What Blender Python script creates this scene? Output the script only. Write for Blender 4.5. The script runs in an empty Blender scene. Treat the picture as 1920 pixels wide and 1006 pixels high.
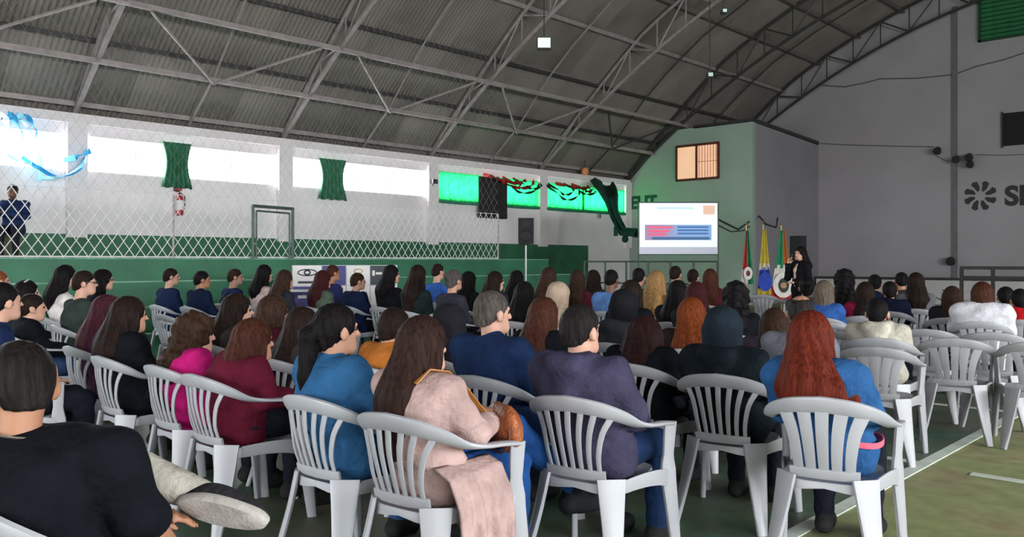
import bpy, math, random
import numpy as np
from mathutils import Vector, Matrix, Euler

random.seed(7)
rng = np.random.default_rng(11)
SC = bpy.context.scene
COL = SC.collection

# ------------------------------------------------------------------ camera, world, light, exposure
FPX, V0, CAMH = 1600.0, 490.0, 1.42
YAW = math.atan(1480 / 1600)
SA, CA = math.sin(YAW), math.cos(YAW)
cam_d = bpy.data.cameras.new('camera')
cam_d.sensor_width = 36.0
cam_d.lens = 36.0 * FPX / 1920
cam_d.shift_y = -(503 - V0) / 1920
cam_d.clip_end = 300
cam = bpy.data.objects.new('camera', cam_d)
COL.objects.link(cam)
cam.location = (0, 0, CAMH)
cam.rotation_euler = (math.pi / 2, 0, YAW)
SC.camera = cam

world = bpy.data.worlds.new('overcast_sky')
SC.world = world
world.use_nodes = True
world.node_tree.nodes['Background'].inputs[0].default_value = (0.93, 0.97, 1.0, 1)
world.node_tree.nodes['Background'].inputs[1].default_value = 9.0

vs = SC.view_settings
vs.view_transform = 'Standard'
vs.look = 'None'
vs.gamma = 1.0
vs.use_curve_mapping = False
vs.exposure = 0.0
SC.cycles.use_denoising = True
SC.cycles.max_bounces = 7
SC.cycles.diffuse_bounces = 4
SC.cycles.glossy_bounces = 3
SC.cycles.transmission_bounces = 4
SC.cycles.transparent_max_bounces = 10
SC.cycles.sample_clamp_indirect = 6.0
SC.cycles.caustics_reflective = False
SC.cycles.caustics_refractive = False

RAD = 110.0          # radiance of the overcast daylight standing in the window openings


def window_light(name, loc, rot, sx, sy, k=1.0, col=(0.93, 0.97, 1.0)):
    l = bpy.data.lights.new(name, 'AREA')
    l.shape = 'RECTANGLE'
    l.size, l.size_y = sx, sy
    l.energy = RAD * k * sx * sy
    l.color = col
    o = bpy.data.objects.new(name, l)
    o.location = loc
    o.rotation_euler = rot
    COL.objects.link(o)
    return o


BAY0, BAY = 6.6, 4.75
WALL_L, WALL_R, WALL_BACK, GABLE = -18.0, 10.0, -11.0, 30.9
SILL, HEAD = 3.24, 3.95
FRAMES = [BAY0 + BAY * k for k in range(-3, 6)]       # roof frames and pilasters
for k in range(len(FRAMES) - 2):                       # daylight in the left windows
    a, b = FRAMES[k], FRAMES[k + 1]
    window_light('daylight_left', (WALL_L - 0.42, (a + b) / 2, (SILL + HEAD) / 2), (0, -math.pi / 2, 0), HEAD - SILL, BAY - 0.4)
for k in range(len(FRAMES) - 1):                       # unseen windows of the opposite wall, made taller to let in more light
    a, b = FRAMES[k], FRAMES[k + 1]
    if k < 5:
        window_light('daylight_right', (WALL_R + 0.42, (a + b) / 2, 3.3), (0, math.pi / 2, 0), 1.5, BAY - 0.5, 1.05)
window_light('daylight_entrance', (-4.0, WALL_BACK - 0.4, 2.1), (math.pi / 2, 0, 0), 9.0, 4.0, 0.16)


# ------------------------------------------------------------------ helpers
def at(u, v, Z):
    """a point of the hall seen at picture position (u, v) and standing Z metres ahead of the camera"""
    x = (u - 960) / FPX * Z
    return Vector((CA * x - SA * Z, SA * x + CA * Z, CAMH - (v - V0) / FPX * Z))


def tag(o, label=None, cat=None, group=None, kind=None):
    if label: o['label'] = label
    if cat: o['category'] = cat
    if group: o['group'] = group
    if kind: o['kind'] = kind
    return o


def empty(name, loc=(0, 0, 0), rz=0.0, **kw):
    o = bpy.data.objects.new(name, None)
    COL.objects.link(o)
    o.location = loc
    o.rotation_euler = (0, 0, rz)
    o.empty_display_size = 0.1
    return tag(o, **kw)


def link(name, mesh, parent=None, loc=(0, 0, 0), rot=(0, 0, 0), mat=None):
    o = bpy.data.objects.new(name, mesh)
    COL.objects.link(o)
    o.parent = parent
    o.location = loc
    o.rotation_euler = rot
    if mat is not None:
        if not mesh.materials:
            mesh.materials.append(mat)
        elif mesh.materials[0] is not mat:
            o.material_slots[0].link = 'OBJECT'
            o.material_slots[0].material = mat
    return o


class MB:
    """collects faces of one piece"""
    def __init__(self):
        self.v, self.f = [], []

    def add(self, vs_, fs):
        n = len(self.v)
        self.v += [tuple(p) for p in vs_]
        self.f += [tuple(i + n for i in f) for f in fs]
        return self

    def box(self, x0, x1, y0, y1, z0, z1):
        p = [(x, y, z) for x in (x0, x1) for y in (y0, y1) for z in (z0, z1)]
        return self.add(p, [(0, 1, 3, 2), (4, 6, 7, 5), (0, 4, 5, 1), (2, 3, 7, 6), (0, 2, 6, 4), (1, 5, 7, 3)])

    def tube(self, pts, rad, n=8, cap=True):
        pts = [Vector(p) for p in pts]
        m = len(pts)
        rads = rad if isinstance(rad, (list, tuple)) else [rad] * m
        rings = []
        for i, p in enumerate(pts):
            t = (pts[min(i + 1, m - 1)] - pts[max(i - 1, 0)])
            t = t.normalized() if t.length > 1e-9 else Vector((0, 0, 1))
            a = Vector((0, 0, 1)) if abs(t.z) < 0.9 else Vector((1, 0, 0))
            u = t.cross(a).normalized()
            w = t.cross(u).normalized()
            rings.append([p + rads[i] * (math.cos(2 * math.pi * j / n) * u + math.sin(2 * math.pi * j / n) * w) for j in range(n)])
        vsx = [q for r in rings for q in r]
        fs = []
        for i in range(m - 1):
            for j in range(n):
                k = (j + 1) % n
                fs.append((i * n + j, i * n + k, (i + 1) * n + k, (i + 1) * n + j))
        if cap:
            fs.append(tuple(range(n))[::-1])
            fs.append(tuple((m - 1) * n + j for j in range(n)))
        return self.add(vsx, fs)

    def sweep(self, pts, wides, ww, tt, n=10, power=3.0):
        """flat rounded section swept along pts; wides are the directions of the broad side"""
        pts = [Vector(p) for p in pts]
        m = len(pts)
        ww = ww if isinstance(ww, (list, tuple)) else [ww] * m
        tt = tt if isinstance(tt, (list, tuple)) else [tt] * m
        vsx = []
        for i, p in enumerate(pts):
            t = (pts[min(i + 1, m - 1)] - pts[max(i - 1, 0)]).normalized()
            w = Vector(wides[i] if isinstance(wides, list) else wides)
            w = (w - t * w.dot(t)).normalized()
            nn = t.cross(w).normalized()
            for j in range(n):
                a = 2 * math.pi * (j + 0.5) / n
                c, s = math.cos(a), math.sin(a)
                e = 2.0 / power
                vsx.append(p + w * (ww[i] / 2 * math.copysign(abs(c) ** e, c)) + nn * (tt[i] / 2 * math.copysign(abs(s) ** e, s)))
        fs = []
        for i in range(m - 1):
            for j in range(n):
                k = (j + 1) % n
                fs.append((i * n + j, i * n + k, (i + 1) * n + k, (i + 1) * n + j))
        fs.append(tuple(range(n))[::-1])
        fs.append(tuple((m - 1) * n + j for j in range(n)))
        return self.add(vsx, fs)

    def prism(self, outline, axis, a, b):
        """outline of (p, q) pairs pushed from a to b along axis 'x' or 'y' or 'z'"""
        n = len(outline)
        def mk(p, q, c):
            return {'x': (c, p, q), 'y': (p, c, q), 'z': (p, q, c)}[axis]
        vsx = [mk(p, q, a) for p, q in outline] + [mk(p, q, b) for p, q in outline]
        fs = [tuple(range(n)), tuple(range(n, 2 * n))[::-1]]
        for i in range(n):
            k = (i + 1) % n
            fs.append((i, i + n, k + n, k))
        return self.add(vsx, fs)

    def lathe(self, prof, n=20, c=(0, 0, 0)):
        vsx = []
        for r, z in prof:
            for j in range(n):
                a = 2 * math.pi * j / n
                vsx.append((c[0] + r * math.cos(a), c[1] + r * math.sin(a), c[2] + z))
        fs = []
        for i in range(len(prof) - 1):
            for j in range(n):
                k = (j + 1) % n
                fs.append((i * n + j, i * n + k, (i + 1) * n + k, (i + 1) * n + j))
        fs.append(tuple(range(n))[::-1])
        fs.append(tuple((len(prof) - 1) * n + j for j in range(n)))
        return self.add(vsx, fs)

    def grid(self, fn, nu, nv):
        vsx = [fn(i / nu, j / nv) for i in range(nu + 1) for j in range(nv + 1)]
        fs = [(i * (nv + 1) + j, (i + 1) * (nv + 1) + j, (i + 1) * (nv + 1) + j + 1, i * (nv + 1) + j + 1) for i in range(nu) for j in range(nv)]
        return self.add(vsx, fs)

    def mesh(self, name, smooth=False, angle=None):
        me = bpy.data.meshes.new(name)
        me.from_pydata(self.v, [], self.f)
        me.update()
        import bmesh
        bm = bmesh.new()
        bm.from_mesh(me)
        bmesh.ops.recalc_face_normals(bm, faces=bm.faces)
        bm.to_mesh(me)
        bm.free()
        if smooth:
            me.polygons.foreach_set('use_smooth', [True] * len(me.polygons))
            if angle:
                me.set_sharp_from_angle(angle=math.radians(angle))
        return me

    def build(self, name, mat, parent=None, loc=(0, 0, 0), rot=(0, 0, 0), smooth=False, angle=40, solid=0.0):
        o = link(name, self.mesh(name, smooth, angle), parent, loc, rot, mat)
        if solid:
            md = o.modifiers.new('thickness', 'SOLIDIFY')
            md.thickness = solid
            md.offset = 0
        return o


# ------------------------------------------------------------------ materials
MATS = {}


def lin(r, g, b):
    f = lambda c: ((c / 255) / 12.92) if c / 255 <= 0.04045 else (((c / 255) + 0.055) / 1.055) ** 2.4
    return (f(r), f(g), f(b))


def pm(name, col, rough=0.6, var=0.12, scale=6.0, bump=0.0, bscale=30.0, metal=0.0, stretch=(1, 1, 1), spec=0.4, col2=None, sss=0.0, trans=0.0, sheen=0.0, detail=4.0, emit=0.0):
    if name in MATS:
        return MATS[name]
    m = bpy.data.materials.new(name)
    m.use_nodes = True
    nt = m.node_tree
    b = nt.nodes['Principled BSDF']
    b.inputs['Roughness'].default_value = rough
    b.inputs['Metallic'].default_value = metal
    b.inputs['Specular IOR Level'].default_value = spec
    if sheen:
        b.inputs['Sheen Weight'].default_value = sheen
    tc = nt.nodes.new('ShaderNodeTexCoord')
    mp = nt.nodes.new('ShaderNodeMapping')
    mp.inputs['Scale'].default_value = stretch
    nt.links.new(tc.outputs['Object'], mp.inputs['Vector'])
    nz = nt.nodes.new('ShaderNodeTexNoise')
    nz.inputs['Scale'].default_value = scale
    nz.inputs['Detail'].default_value = detail
    nt.links.new(mp.outputs['Vector'], nz.inputs['Vector'])
    rp = nt.nodes.new('ShaderNodeValToRGB')
    rp.color_ramp.elements[0].position = 0.3
    rp.color_ramp.elements[1].position = 0.7
    c2 = col2 if col2 else tuple(min(1, c * (1 + var)) for c in col)
    c1 = col if col2 else tuple(c * (1 - var) for c in col)
    rp.color_ramp.elements[0].color = (*c1, 1)
    rp.color_ramp.elements[1].color = (*c2, 1)
    nt.links.new(nz.outputs['Fac'], rp.inputs['Fac'])
    nt.links.new(rp.outputs['Color'], b.inputs['Base Color'])
    if emit:
        nt.links.new(rp.outputs['Color'], b.inputs['Emission Color'])
        b.inputs['Emission Strength'].default_value = emit
    if bump:
        n2 = nt.nodes.new('ShaderNodeTexNoise')
        n2.inputs['Scale'].default_value = bscale
        n2.inputs['Detail'].default_value = 3
        nt.links.new(mp.outputs['Vector'], n2.inputs['Vector'])
        bp = nt.nodes.new('ShaderNodeBump')
        bp.inputs['Strength'].default_value = bump
        bp.inputs['Distance'].default_value = 0.02
        nt.links.new(n2.outputs['Fac'], bp.inputs['Height'])
        nt.links.new(bp.outputs['Normal'], b.inputs['Normal'])
    if trans:
        out = nt.nodes['Material Output']
        tr = nt.nodes.new('ShaderNodeBsdfTranslucent')
        mx = nt.nodes.new('ShaderNodeMixShader')
        mx.inputs[0].default_value = trans
        nt.links.new(rp.outputs['Color'], tr.inputs['Color'])
        nt.links.new(b.outputs[0], mx.inputs[1])
        nt.links.new(tr.outputs[0], mx.inputs[2])
        nt.links.new(mx.outputs[0], out.inputs['Surface'])
    MATS[name] = m
    return m


def glass_mat():
    m = bpy.data.materials.new('window_glass')
    m.use_nodes = True
    nt = m.node_tree
    out = nt.nodes['Material Output']
    t = nt.nodes.new('ShaderNodeBsdfTransparent')
    t.inputs[0].default_value = (0.93, 0.95, 0.95, 1)
    g = nt.nodes.new('ShaderNodeBsdfGlossy')
    g.inputs['Roughness'].default_value = 0.05
    mx = nt.nodes.new('ShaderNodeMixShader')
    mx.inputs[0].default_value = 0.05
    nt.links.new(t.outputs[0], mx.inputs[1])
    nt.links.new(g.outputs[0], mx.inputs[2])
    nt.links.new(mx.outputs[0], out.inputs['Surface'])
    return m


M_GLASS = glass_mat()
M_WHITEWALL = pm('white_wall_paint', (0.84, 0.78, 0.80), 0.8, 0.06, 1.2, 0.05, 25)
M_PILASTER = pm('white_concrete', (0.82, 0.76, 0.77), 0.8, 0.05, 2.0, 0.05, 30)
M_GREENPAINT = pm('green_wall_paint', (0.030, 0.135, 0.070), 0.55, 0.2, 1.6, 0.06, 20)
M_GREENSTEP = pm('green_step_paint', (0.035, 0.150, 0.080), 0.55, 0.22, 1.8, 0.06, 20)
M_EDGE = pm('worn_pale_green_edge', (0.16, 0.34, 0.24), 0.6, 0.3, 4)
M_PALEGREEN = pm('pale_green_wall_paint', (0.36, 0.44, 0.38), 0.75, 0.06, 1.0, 0.05, 25)
M_GREYWALL = pm('grey_wall_paint', (0.40, 0.375, 0.39), 0.8, 0.06, 0.8, 0.05, 22)
M_GREYWALL2 = pm('grey_violet_wall_paint', (0.32, 0.30, 0.325), 0.8, 0.06, 0.8, 0.05, 22)
M_STEEL = pm('painted_steel_brown_grey', (0.33, 0.285, 0.28), 0.5, 0.18, 5, metal=0.1)
M_STEELDK = pm('dark_steel', (0.05, 0.048, 0.046), 0.55, 0.2, 5, metal=0.2)
M_SHEET = pm('roof_sheet_metal', (0.25, 0.222, 0.198), 0.5, 0.2, 0.7, 0.0, metal=0.25)
M_SHEET2 = pm('roof_sheet_metal_weathered', (0.205, 0.182, 0.160), 0.5, 0.2, 0.9, metal=0.25)
M_BLACK = pm('black_plastic', (0.008, 0.008, 0.009), 0.7, 0.2, 10)
M_PLASTIC = pm('white_chair_plastic', (0.37, 0.375, 0.40), 0.38, 0.05, 5, 0.02, 60, spec=0.5)
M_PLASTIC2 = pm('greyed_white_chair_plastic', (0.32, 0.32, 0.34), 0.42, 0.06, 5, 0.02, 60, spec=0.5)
M_WIRE = pm('lit_white_net_cord', (0.72, 0.70, 0.68), 0.7, 0.1, 9)  # whiter cord colour carries the strong light on the lower strands
M_WIREDK = pm('grey_net_cord', (0.30, 0.29, 0.28), 0.7, 0.1, 9)
M_LINE = pm('white_court_line_paint', (0.60, 0.66, 0.58), 0.5, 0.18, 6)
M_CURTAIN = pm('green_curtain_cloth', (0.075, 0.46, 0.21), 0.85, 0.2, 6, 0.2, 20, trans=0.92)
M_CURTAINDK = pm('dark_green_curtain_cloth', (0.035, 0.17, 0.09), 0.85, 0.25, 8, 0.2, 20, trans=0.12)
M_WOODRED = pm('red_brown_window_frame', (0.12, 0.035, 0.02), 0.5, 0.2, 6)


def floor_material(name, c1, c2, c3, rough):
    m = bpy.data.materials.new(name)
    m.use_nodes = True
    nt = m.node_tree
    b = nt.nodes['Principled BSDF']
    tc = nt.nodes.new('ShaderNodeTexCoord')
    n1 = nt.nodes.new('ShaderNodeTexNoise')
    n1.inputs['Scale'].default_value = 1.1
    n1.inputs['Detail'].default_value = 6
    n1.inputs['Roughness'].default_value = 0.62
    n2 = nt.nodes.new('ShaderNodeTexNoise')
    n2.inputs['Scale'].default_value = 7
    n2.inputs['Detail'].default_value = 8
    for n in (n1, n2):
        nt.links.new(tc.outputs['Object'], n.inputs['Vector'])
    rp = nt.nodes.new('ShaderNodeValToRGB')
    e = rp.color_ramp.elements
    e[0].position, e[0].color = 0.36, (*c1, 1)
    e[1].position, e[1].color = 0.64, (*c3, 1)
    k = e.new(0.5)
    k.color = (*c2, 1)
    nt.links.new(n1.outputs['Fac'], rp.inputs['Fac'])
    mx = nt.nodes.new('ShaderNodeMixRGB')
    mx.blend_type = 'OVERLAY'
    mx.inputs[0].default_value = 0.55
    nt.links.new(rp.outputs['Color'], mx.inputs[1])
    nt.links.new(n2.outputs['Fac'], mx.inputs[2])
    nt.links.new(mx.outputs[0], b.inputs['Base Color'])
    b.inputs['Roughness'].default_value = rough
    rr = nt.nodes.new('ShaderNodeMapRange')
    rr.inputs['To Min'].default_value = rough - 0.1
    rr.inputs['To Max'].default_value = rough + 0.15
    nt.links.new(n1.outputs['Fac'], rr.inputs['Value'])
    nt.links.new(rr.outputs[0], b.inputs['Roughness'])
    bp = nt.nodes.new('ShaderNodeBump')
    bp.inputs['Strength'].default_value = 0.15
    bp.inputs['Distance'].default_value = 0.01
    nt.links.new(n2.outputs['Fac'], bp.inputs['Height'])
    nt.links.new(bp.outputs['Normal'], b.inputs['Normal'])
    return m


M_FLOOR = floor_material('olive_court_floor', (0.22, 0.265, 0.095), (0.27, 0.285, 0.125), (0.27, 0.225, 0.12), 0.55)
M_COURT = floor_material('green_brown_court_floor', (0.045, 0.110, 0.068), (0.075, 0.105, 0.062), (0.115, 0.105, 0.078), 0.52)
M_GROUND = pm('outdoor_concrete', (0.35, 0.34, 0.32), 0.9, 0.1, 0.5)


# ------------------------------------------------------------------ the hall
def arch(r, lift=0.0):
    return 4.4 + 5.85 * (1 - ((r + 4) / 14.0) ** 2) + lift


def truss_depth(r):
    d = min(r + 18.0, 10.0 - r)
    return 0.06 + 0.80 * max(0.0, min(1.0, d / 4.0))


def roof_h(r):
    return arch(r) + truss_depth(r) + 0.16


ground = MB().box(-120, 120, -120, 120, -0.3, -0.12).build('ground_outside', M_GROUND)
tag(ground, kind='structure')
floor = MB().box(WALL_L - 0.3, WALL_R + 0.3, WALL_BACK - 0.3, GABLE + 0.3, -0.12, 0.0).build('floor', M_FLOOR)
tag(floor, kind='structure')
court = MB().box(-12.3, -1.95, -9.5, 28.5, 0.0, 0.004).build('court_paint', M_COURT, floor)
for a in ((-1.99, -1.90, -9.5, 28.5), (-12.0, -1.99, 6.32, 6.40), (-12.0, -1.99, 9.05, 9.13), (-1.62, 3.0, 6.24, 6.31), (-12.0, -1.99, 20.0, 20.08), (-12.0, -1.99, -2.2, -2.12)):
    MB().box(*a, 0.0, 0.007).build('court_line', M_LINE, floor)

# left wall, its green dado, head beam, pilasters
wl = MB()
wl.box(WALL_L - 0.35, WALL_L, WALL_BACK, GABLE, 1.97, SILL)
wl.box(WALL_L - 0.35, WALL_L, WALL_BACK, GABLE, HEAD, 4.34)
wall_left = tag(wl.build('wall_left', M_WHITEWALL), kind='structure')
MB().box(WALL_L - 0.35, WALL_L + 0.015, WALL_BACK, 23.3, 0.0, 1.97).build('green_dado', M_GREENPAINT, wall_left)
MB().box(WALL_L - 0.35, WALL_L + 0.01, 23.3, GABLE, 0.0, 1.97).build('lower_wall', M_WHITEWALL, wall_left)
MB().box(WALL_L - 0.35, WALL_L + 0.16, WALL_BACK, 25.6, 4.17, 4.36).build('head_ledge', M_PILASTER, wall_left)
for s in FRAMES:
    if s < GABLE - 1:
        MB().box(WALL_L - 0.2, WALL_L + 0.12, s - 0.19, s + 0.19, 1.9, 4.3).build('pilaster', M_PILASTER, wall_left)
wi = 0
for k in range(len(FRAMES) - 2):
    a, b = FRAMES[k] + 0.19, FRAMES[k + 1] - 0.19
    wi += 1
    w = empty('window_%d' % wi, (WALL_L - 0.2, (a + b) / 2, SILL), kind='structure')
    hl, hh = (b - a) / 2, HEAD - SILL
    MB().box(-0.03, 0.03, -hl, hl, 0.0, 0.035).build('frame', M_PILASTER, w)
    MB().box(-0.03, 0.03, -hl, hl, hh - 0.035, hh).build('frame', M_PILASTER, w)
    for y in (-hl + 0.02, -hl / 2, 0, hl / 2, hl - 0.02):
        MB().box(-0.02, 0.02, y - 0.018, y + 0.018, 0.035, hh - 0.035).build('mullion', M_PILASTER, w)
    for q in range(4):
        y0 = -hl + q * hl / 2
        MB().box(-0.004, 0.004, y0 + 0.04, y0 + hl / 2 - 0.02, 0.035, hh - 0.035).build('pane', M_GLASS, w)

# right wall and rear wall (behind the camera), with their openings
wr = MB()
wr.box(WALL_R, WALL_R + 0.35, WALL_BACK, GABLE, 0, 2.5)
wr.box(WALL_R, WALL_R + 0.35, WALL_BACK, GABLE, 4.1, 4.5)
for s in FRAMES:
    wr.box(WALL_R, WALL_R + 0.35, s - 0.25, s + 0.25, 2.5, 4.1)
wr.box(WALL_R, WALL_R + 0.35, FRAMES[5] + 0.2, GABLE, 2.5, 4.1)
tag(wr.build('wall_right', M_WHITEWALL), kind='structure')
arc_r = [WALL_L - 0.35 + i * (WALL_R - WALL_L + 0.7) / 40 for i in range(41)]
wb = MB()
wb.box(WALL_L - 0.35, -8.6, WALL_BACK - 0.3, WALL_BACK, 0, 4.3)
wb.box(0.6, WALL_R + 0.35, WALL_BACK - 0.3, WALL_BACK, 0, 4.3)
wb.prism([(WALL_L - 0.35, 4.2), (WALL_R + 0.35, 4.2)] + [(r, max(4.3, roof_h(r))) for r in arc_r[::-1]], 'y', WALL_BACK - 0.3, WALL_BACK)
tag(wb.build('wall_back', M_WHITEWALL), kind='structure')

# end wall under the arch
wg = MB().prism([(WALL_L - 0.35, 0), (WALL_R + 0.35, 0)] + [(r, max(4.3, roof_h(r))) for r in arc_r[::-1]], 'y', GABLE, GABLE + 0.3)
wall_front = tag(wg.build('wall_front', M_GREYWALL), kind='structure')
MB().box(-13.0, WALL_R, GABLE - 0.5, GABLE - 0.001, 0, 0.80).build('low_white_wall', pm('white_low_wall', (0.70, 0.68, 0.66), 0.7, 0.05, 2), wall_front)
MB().box(-13.0, WALL_R, GABLE - 0.54, GABLE - 0.002, 0.80, 0.88).build('dark_ledge', M_STEELDK, wall_front)
MB().box(-8.56, -8.40, GABLE - 0.06, GABLE, 0.88, 9.9).build('wall_joint', pm('dark_grey_joint', (0.18, 0.17, 0.175), 0.8), wall_front)

# the room built into the corner: pale green face and grey flank
BX = -13.13
wf = MB().prism([(WALL_L, 0), (BX, 0), (BX, 5.98), (-15.2, 6.02), (-16.0, arch(-16.0) + 0.05), (-17.0, arch(-17.0) + 0.05), (WALL_L, 4.34)], 'y', 25.75, 25.95)
wall_room = tag(wf.build('wall_room_face', M_PALEGREEN), kind='structure')
tag(MB().prism([(25.95, 0), (GABLE, 0), (GABLE, 5.72), (25.95, 5.96)], 'x', BX - 0.2, BX).build('wall_room_flank', M_GREYWALL2), kind='structure')
tag(MB().prism([(25.75, 5.98), (GABLE, 5.74), (GABLE, 5.86), (25.75, 6.10)], 'x', BX - 2.2, BX + 0.03).build('trim_1', M_STEELDK), kind='structure')

# roof sheets, purlins, frames
ceiling = empty('ceiling', (0, 0, 0), kind='structure')
PUR = [-17.95, -16.9, -15.7, -14.4, -13.05, -11.6, -10.1, -8.5, -6.8, -5.0, -3.0, -1.0, 1.0, 3.0, 5.0, 7.2, 9.95]
ncol = 18
s_edges = [WALL_BACK - 0.3 + (GABLE + 0.6 - WALL_BACK) * i / ncol for i in range(ncol + 1)]
sw = s_edges[1] - s_edges[0]
for i in range(len(PUR) - 1):
    r0, r1 = PUR[i] - 0.08, PUR[i + 1] + 0.02
    if i == 0: r0 = WALL_L - 0.5
    if i == len(PUR) - 2: r1 = WALL_R + 0.5
    waves = 22
    def fn(a, b, r0=r0, r1=r1):
        r = r0 + (r1 - r0) * b
        n = a * waves
        z = roof_h(r) + 0.022 * math.cos(2 * math.pi * n) - 0.02 * b
        return (r, a * (sw + 0.03), z)
    me = MB().grid(fn, waves * 4, 3).mesh('roof_sheet', True, 60)
    for j in range(ncol):
        o = link('roof_sheet', me, ceiling, (0, s_edges[j], 0.006 * ((i + j) % 2)), mat=M_SHEET if (i * 7 + j * 3) % 5 else M_SHEET2)
for i, r in enumerate(PUR):
    low = i in (1, 2)
    z = arch(r) - 0.03 if low else roof_h(r) - 0.11
    p = MB().box(r - 0.035, r + 0.035, WALL_BACK, GABLE, z - 0.05, z + 0.05)
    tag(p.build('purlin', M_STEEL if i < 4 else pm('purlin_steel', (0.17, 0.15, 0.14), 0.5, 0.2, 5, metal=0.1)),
        ['steel purlin along the eave above the left windows', 'pale steel purlin at the foot of the V braces', 'pale steel purlin along the top of the V braces'][i] if i < 3 else 'long dark purlin under the roof sheets, number %s up from the eave' % ['four', 'five', 'six', 'seven', 'eight', 'nine', 'ten', 'eleven', 'twelve', 'thirteen', 'fourteen', 'fifteen', 'sixteen', 'seventeen'][i - 3],
        'purlin', 'purlins under the roof')
    if low:
        z2 = roof_h(r) - 0.1
        MB().box(r - 0.04, r + 0.04, WALL_BACK, GABLE, z2 - 0.04, z2 + 0.05).build('sheet_rail', M_STEELDK, ceiling)
FR_WORDS = {6.6: 'over the window with blue streamers', 11.35: 'between the two windows with gathered green curtains', 16.1: 'above the left edge of the lit green curtains', 20.85: 'above the red and black streamers', 25.6: 'against the pale green room wall', 30.35: 'against the grey end wall'}
for s in FRAMES:
    sk = round(s, 2)
    s_ = s if s < 30 else GABLE - 0.4
    t = empty('roof_truss', (0, s_, 0), label='arched lattice roof truss ' + FR_WORDS.get(sk, ['nearest the rear entrance', 'second from the rear entrance', 'just behind the camera'][min(2, FRAMES.index(s))]), cat='truss', group='arched roof trusses')
    mt = M_STEEL if s < 22 else pm('shaded_end_truss_steel', (0.055, 0.052, 0.048), 0.5, 0.2, 5, metal=0.1)  # steel of the far trusses darkened to stand for the shade there
    rs = [WALL_L + i * 28 / 36 for i in range(37)]
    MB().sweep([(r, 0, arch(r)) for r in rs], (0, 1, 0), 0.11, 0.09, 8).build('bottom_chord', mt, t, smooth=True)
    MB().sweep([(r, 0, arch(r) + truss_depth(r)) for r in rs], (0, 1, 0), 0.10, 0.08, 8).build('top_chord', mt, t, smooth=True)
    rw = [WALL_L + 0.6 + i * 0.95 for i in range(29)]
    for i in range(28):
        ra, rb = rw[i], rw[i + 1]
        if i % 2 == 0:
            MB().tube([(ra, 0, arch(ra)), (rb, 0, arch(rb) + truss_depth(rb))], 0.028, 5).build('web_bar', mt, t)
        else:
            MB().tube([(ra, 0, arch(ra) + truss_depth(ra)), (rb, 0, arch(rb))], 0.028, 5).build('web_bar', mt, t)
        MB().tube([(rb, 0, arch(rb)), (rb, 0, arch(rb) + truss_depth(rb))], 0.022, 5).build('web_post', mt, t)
r1, r2 = PUR[1], PUR[2]
BAYNAME = {0: 'over the first two behind-camera bays', 3: 'in the bay with the first gathered curtain', 4: 'in the bay with the second gathered curtain', 5: 'in the bay above the black banner', 6: 'in the bay beside the pale green room', 2: 'in the bay above the blue streamers'}
for k in range(1, len(FRAMES) - 1):
    a, b = FRAMES[k], FRAMES[k + 1]
    mid = (a + b) / 2
    t = empty('roof_brace', (0, mid, 0), label='V shaped steel brace under the roof ' + BAYNAME.get(k, 'in the bay by the grey end wall' if k > 6 else 'in the bay behind the camera'), cat='brace', group='V braces between purlins')
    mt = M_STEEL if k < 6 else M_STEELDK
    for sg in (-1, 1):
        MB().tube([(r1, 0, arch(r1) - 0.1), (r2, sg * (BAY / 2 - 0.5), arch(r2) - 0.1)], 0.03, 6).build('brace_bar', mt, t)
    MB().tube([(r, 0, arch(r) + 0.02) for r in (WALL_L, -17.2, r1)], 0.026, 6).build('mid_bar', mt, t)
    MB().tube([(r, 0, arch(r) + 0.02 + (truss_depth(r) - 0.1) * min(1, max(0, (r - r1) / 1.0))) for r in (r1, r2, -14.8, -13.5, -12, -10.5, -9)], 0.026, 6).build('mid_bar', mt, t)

# ------------------------------------------------------------------ terrace along the left wall
TE = [(-14.6, 1.46), (-13.9, 1.08), (-13.2, 0.70), (-12.5, 0.34)]
ter = empty('terrace', (0, 0, 0), kind='structure')
BL0, BL1 = -10.0, 17.2
for i, (r, h) in enumerate(TE):
    rb = WALL_L + 0.015 if i == 0 else TE[i - 1][0]
    MB().box(rb, r, BL0, BL1, 0, h).build('step', M_GREENSTEP, ter)
    MB().box(r - 0.10, r + 0.012, BL0, BL1, h, h + 0.022).build('step_edge', M_EDGE, ter)

fr = -14.62
fence = empty('net_fence', (fr, 0, 1.48), label='diamond net fence along the green terrace edge, lower band whitened as if lit', cat='fence')
S0, S1 = -3.0, 15.3
zt = 1.12
lo_net = MB()
pw, ph = 0.19, 0.27
n = int((S1 - S0) / pw)
for i in range(-6, n + 1):
    for sg in (1, -1):
        y0 = S0 + i * pw
        ya, yb = (y0, y0 + zt / ph * pw) if sg > 0 else (y0 + zt / ph * pw, y0)
        za, zb = 0.0, zt
        # keep the strand between the two ends
        def clip(y, yo, z, zo):
            if y < S0:
                f = (S0 - y) / (yo - y); return S0, z + (zo - z) * f
            if y > S1:
                f = (S1 - y) / (yo - y); return S1, z + (zo - z) * f
            return y, z
        if (ya < S0 and yb < S0) or (ya > S1 and yb > S1): continue
        ya2, za2 = clip(ya, yb, za, zb)
        yb2, zb2 = clip(yb, ya, zb, za)
        lo_net.tube([(0.012 * sg, ya2, za2), (0.012 * sg, yb2, zb2)], 0.0075, 4, False)
tag(lo_net.build('netting', M_WIRE, fence), kind='stuff')  # lower band whiter and thicker than the upper net to imitate light on it
hi_net = MB()
zh = 5.2
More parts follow.
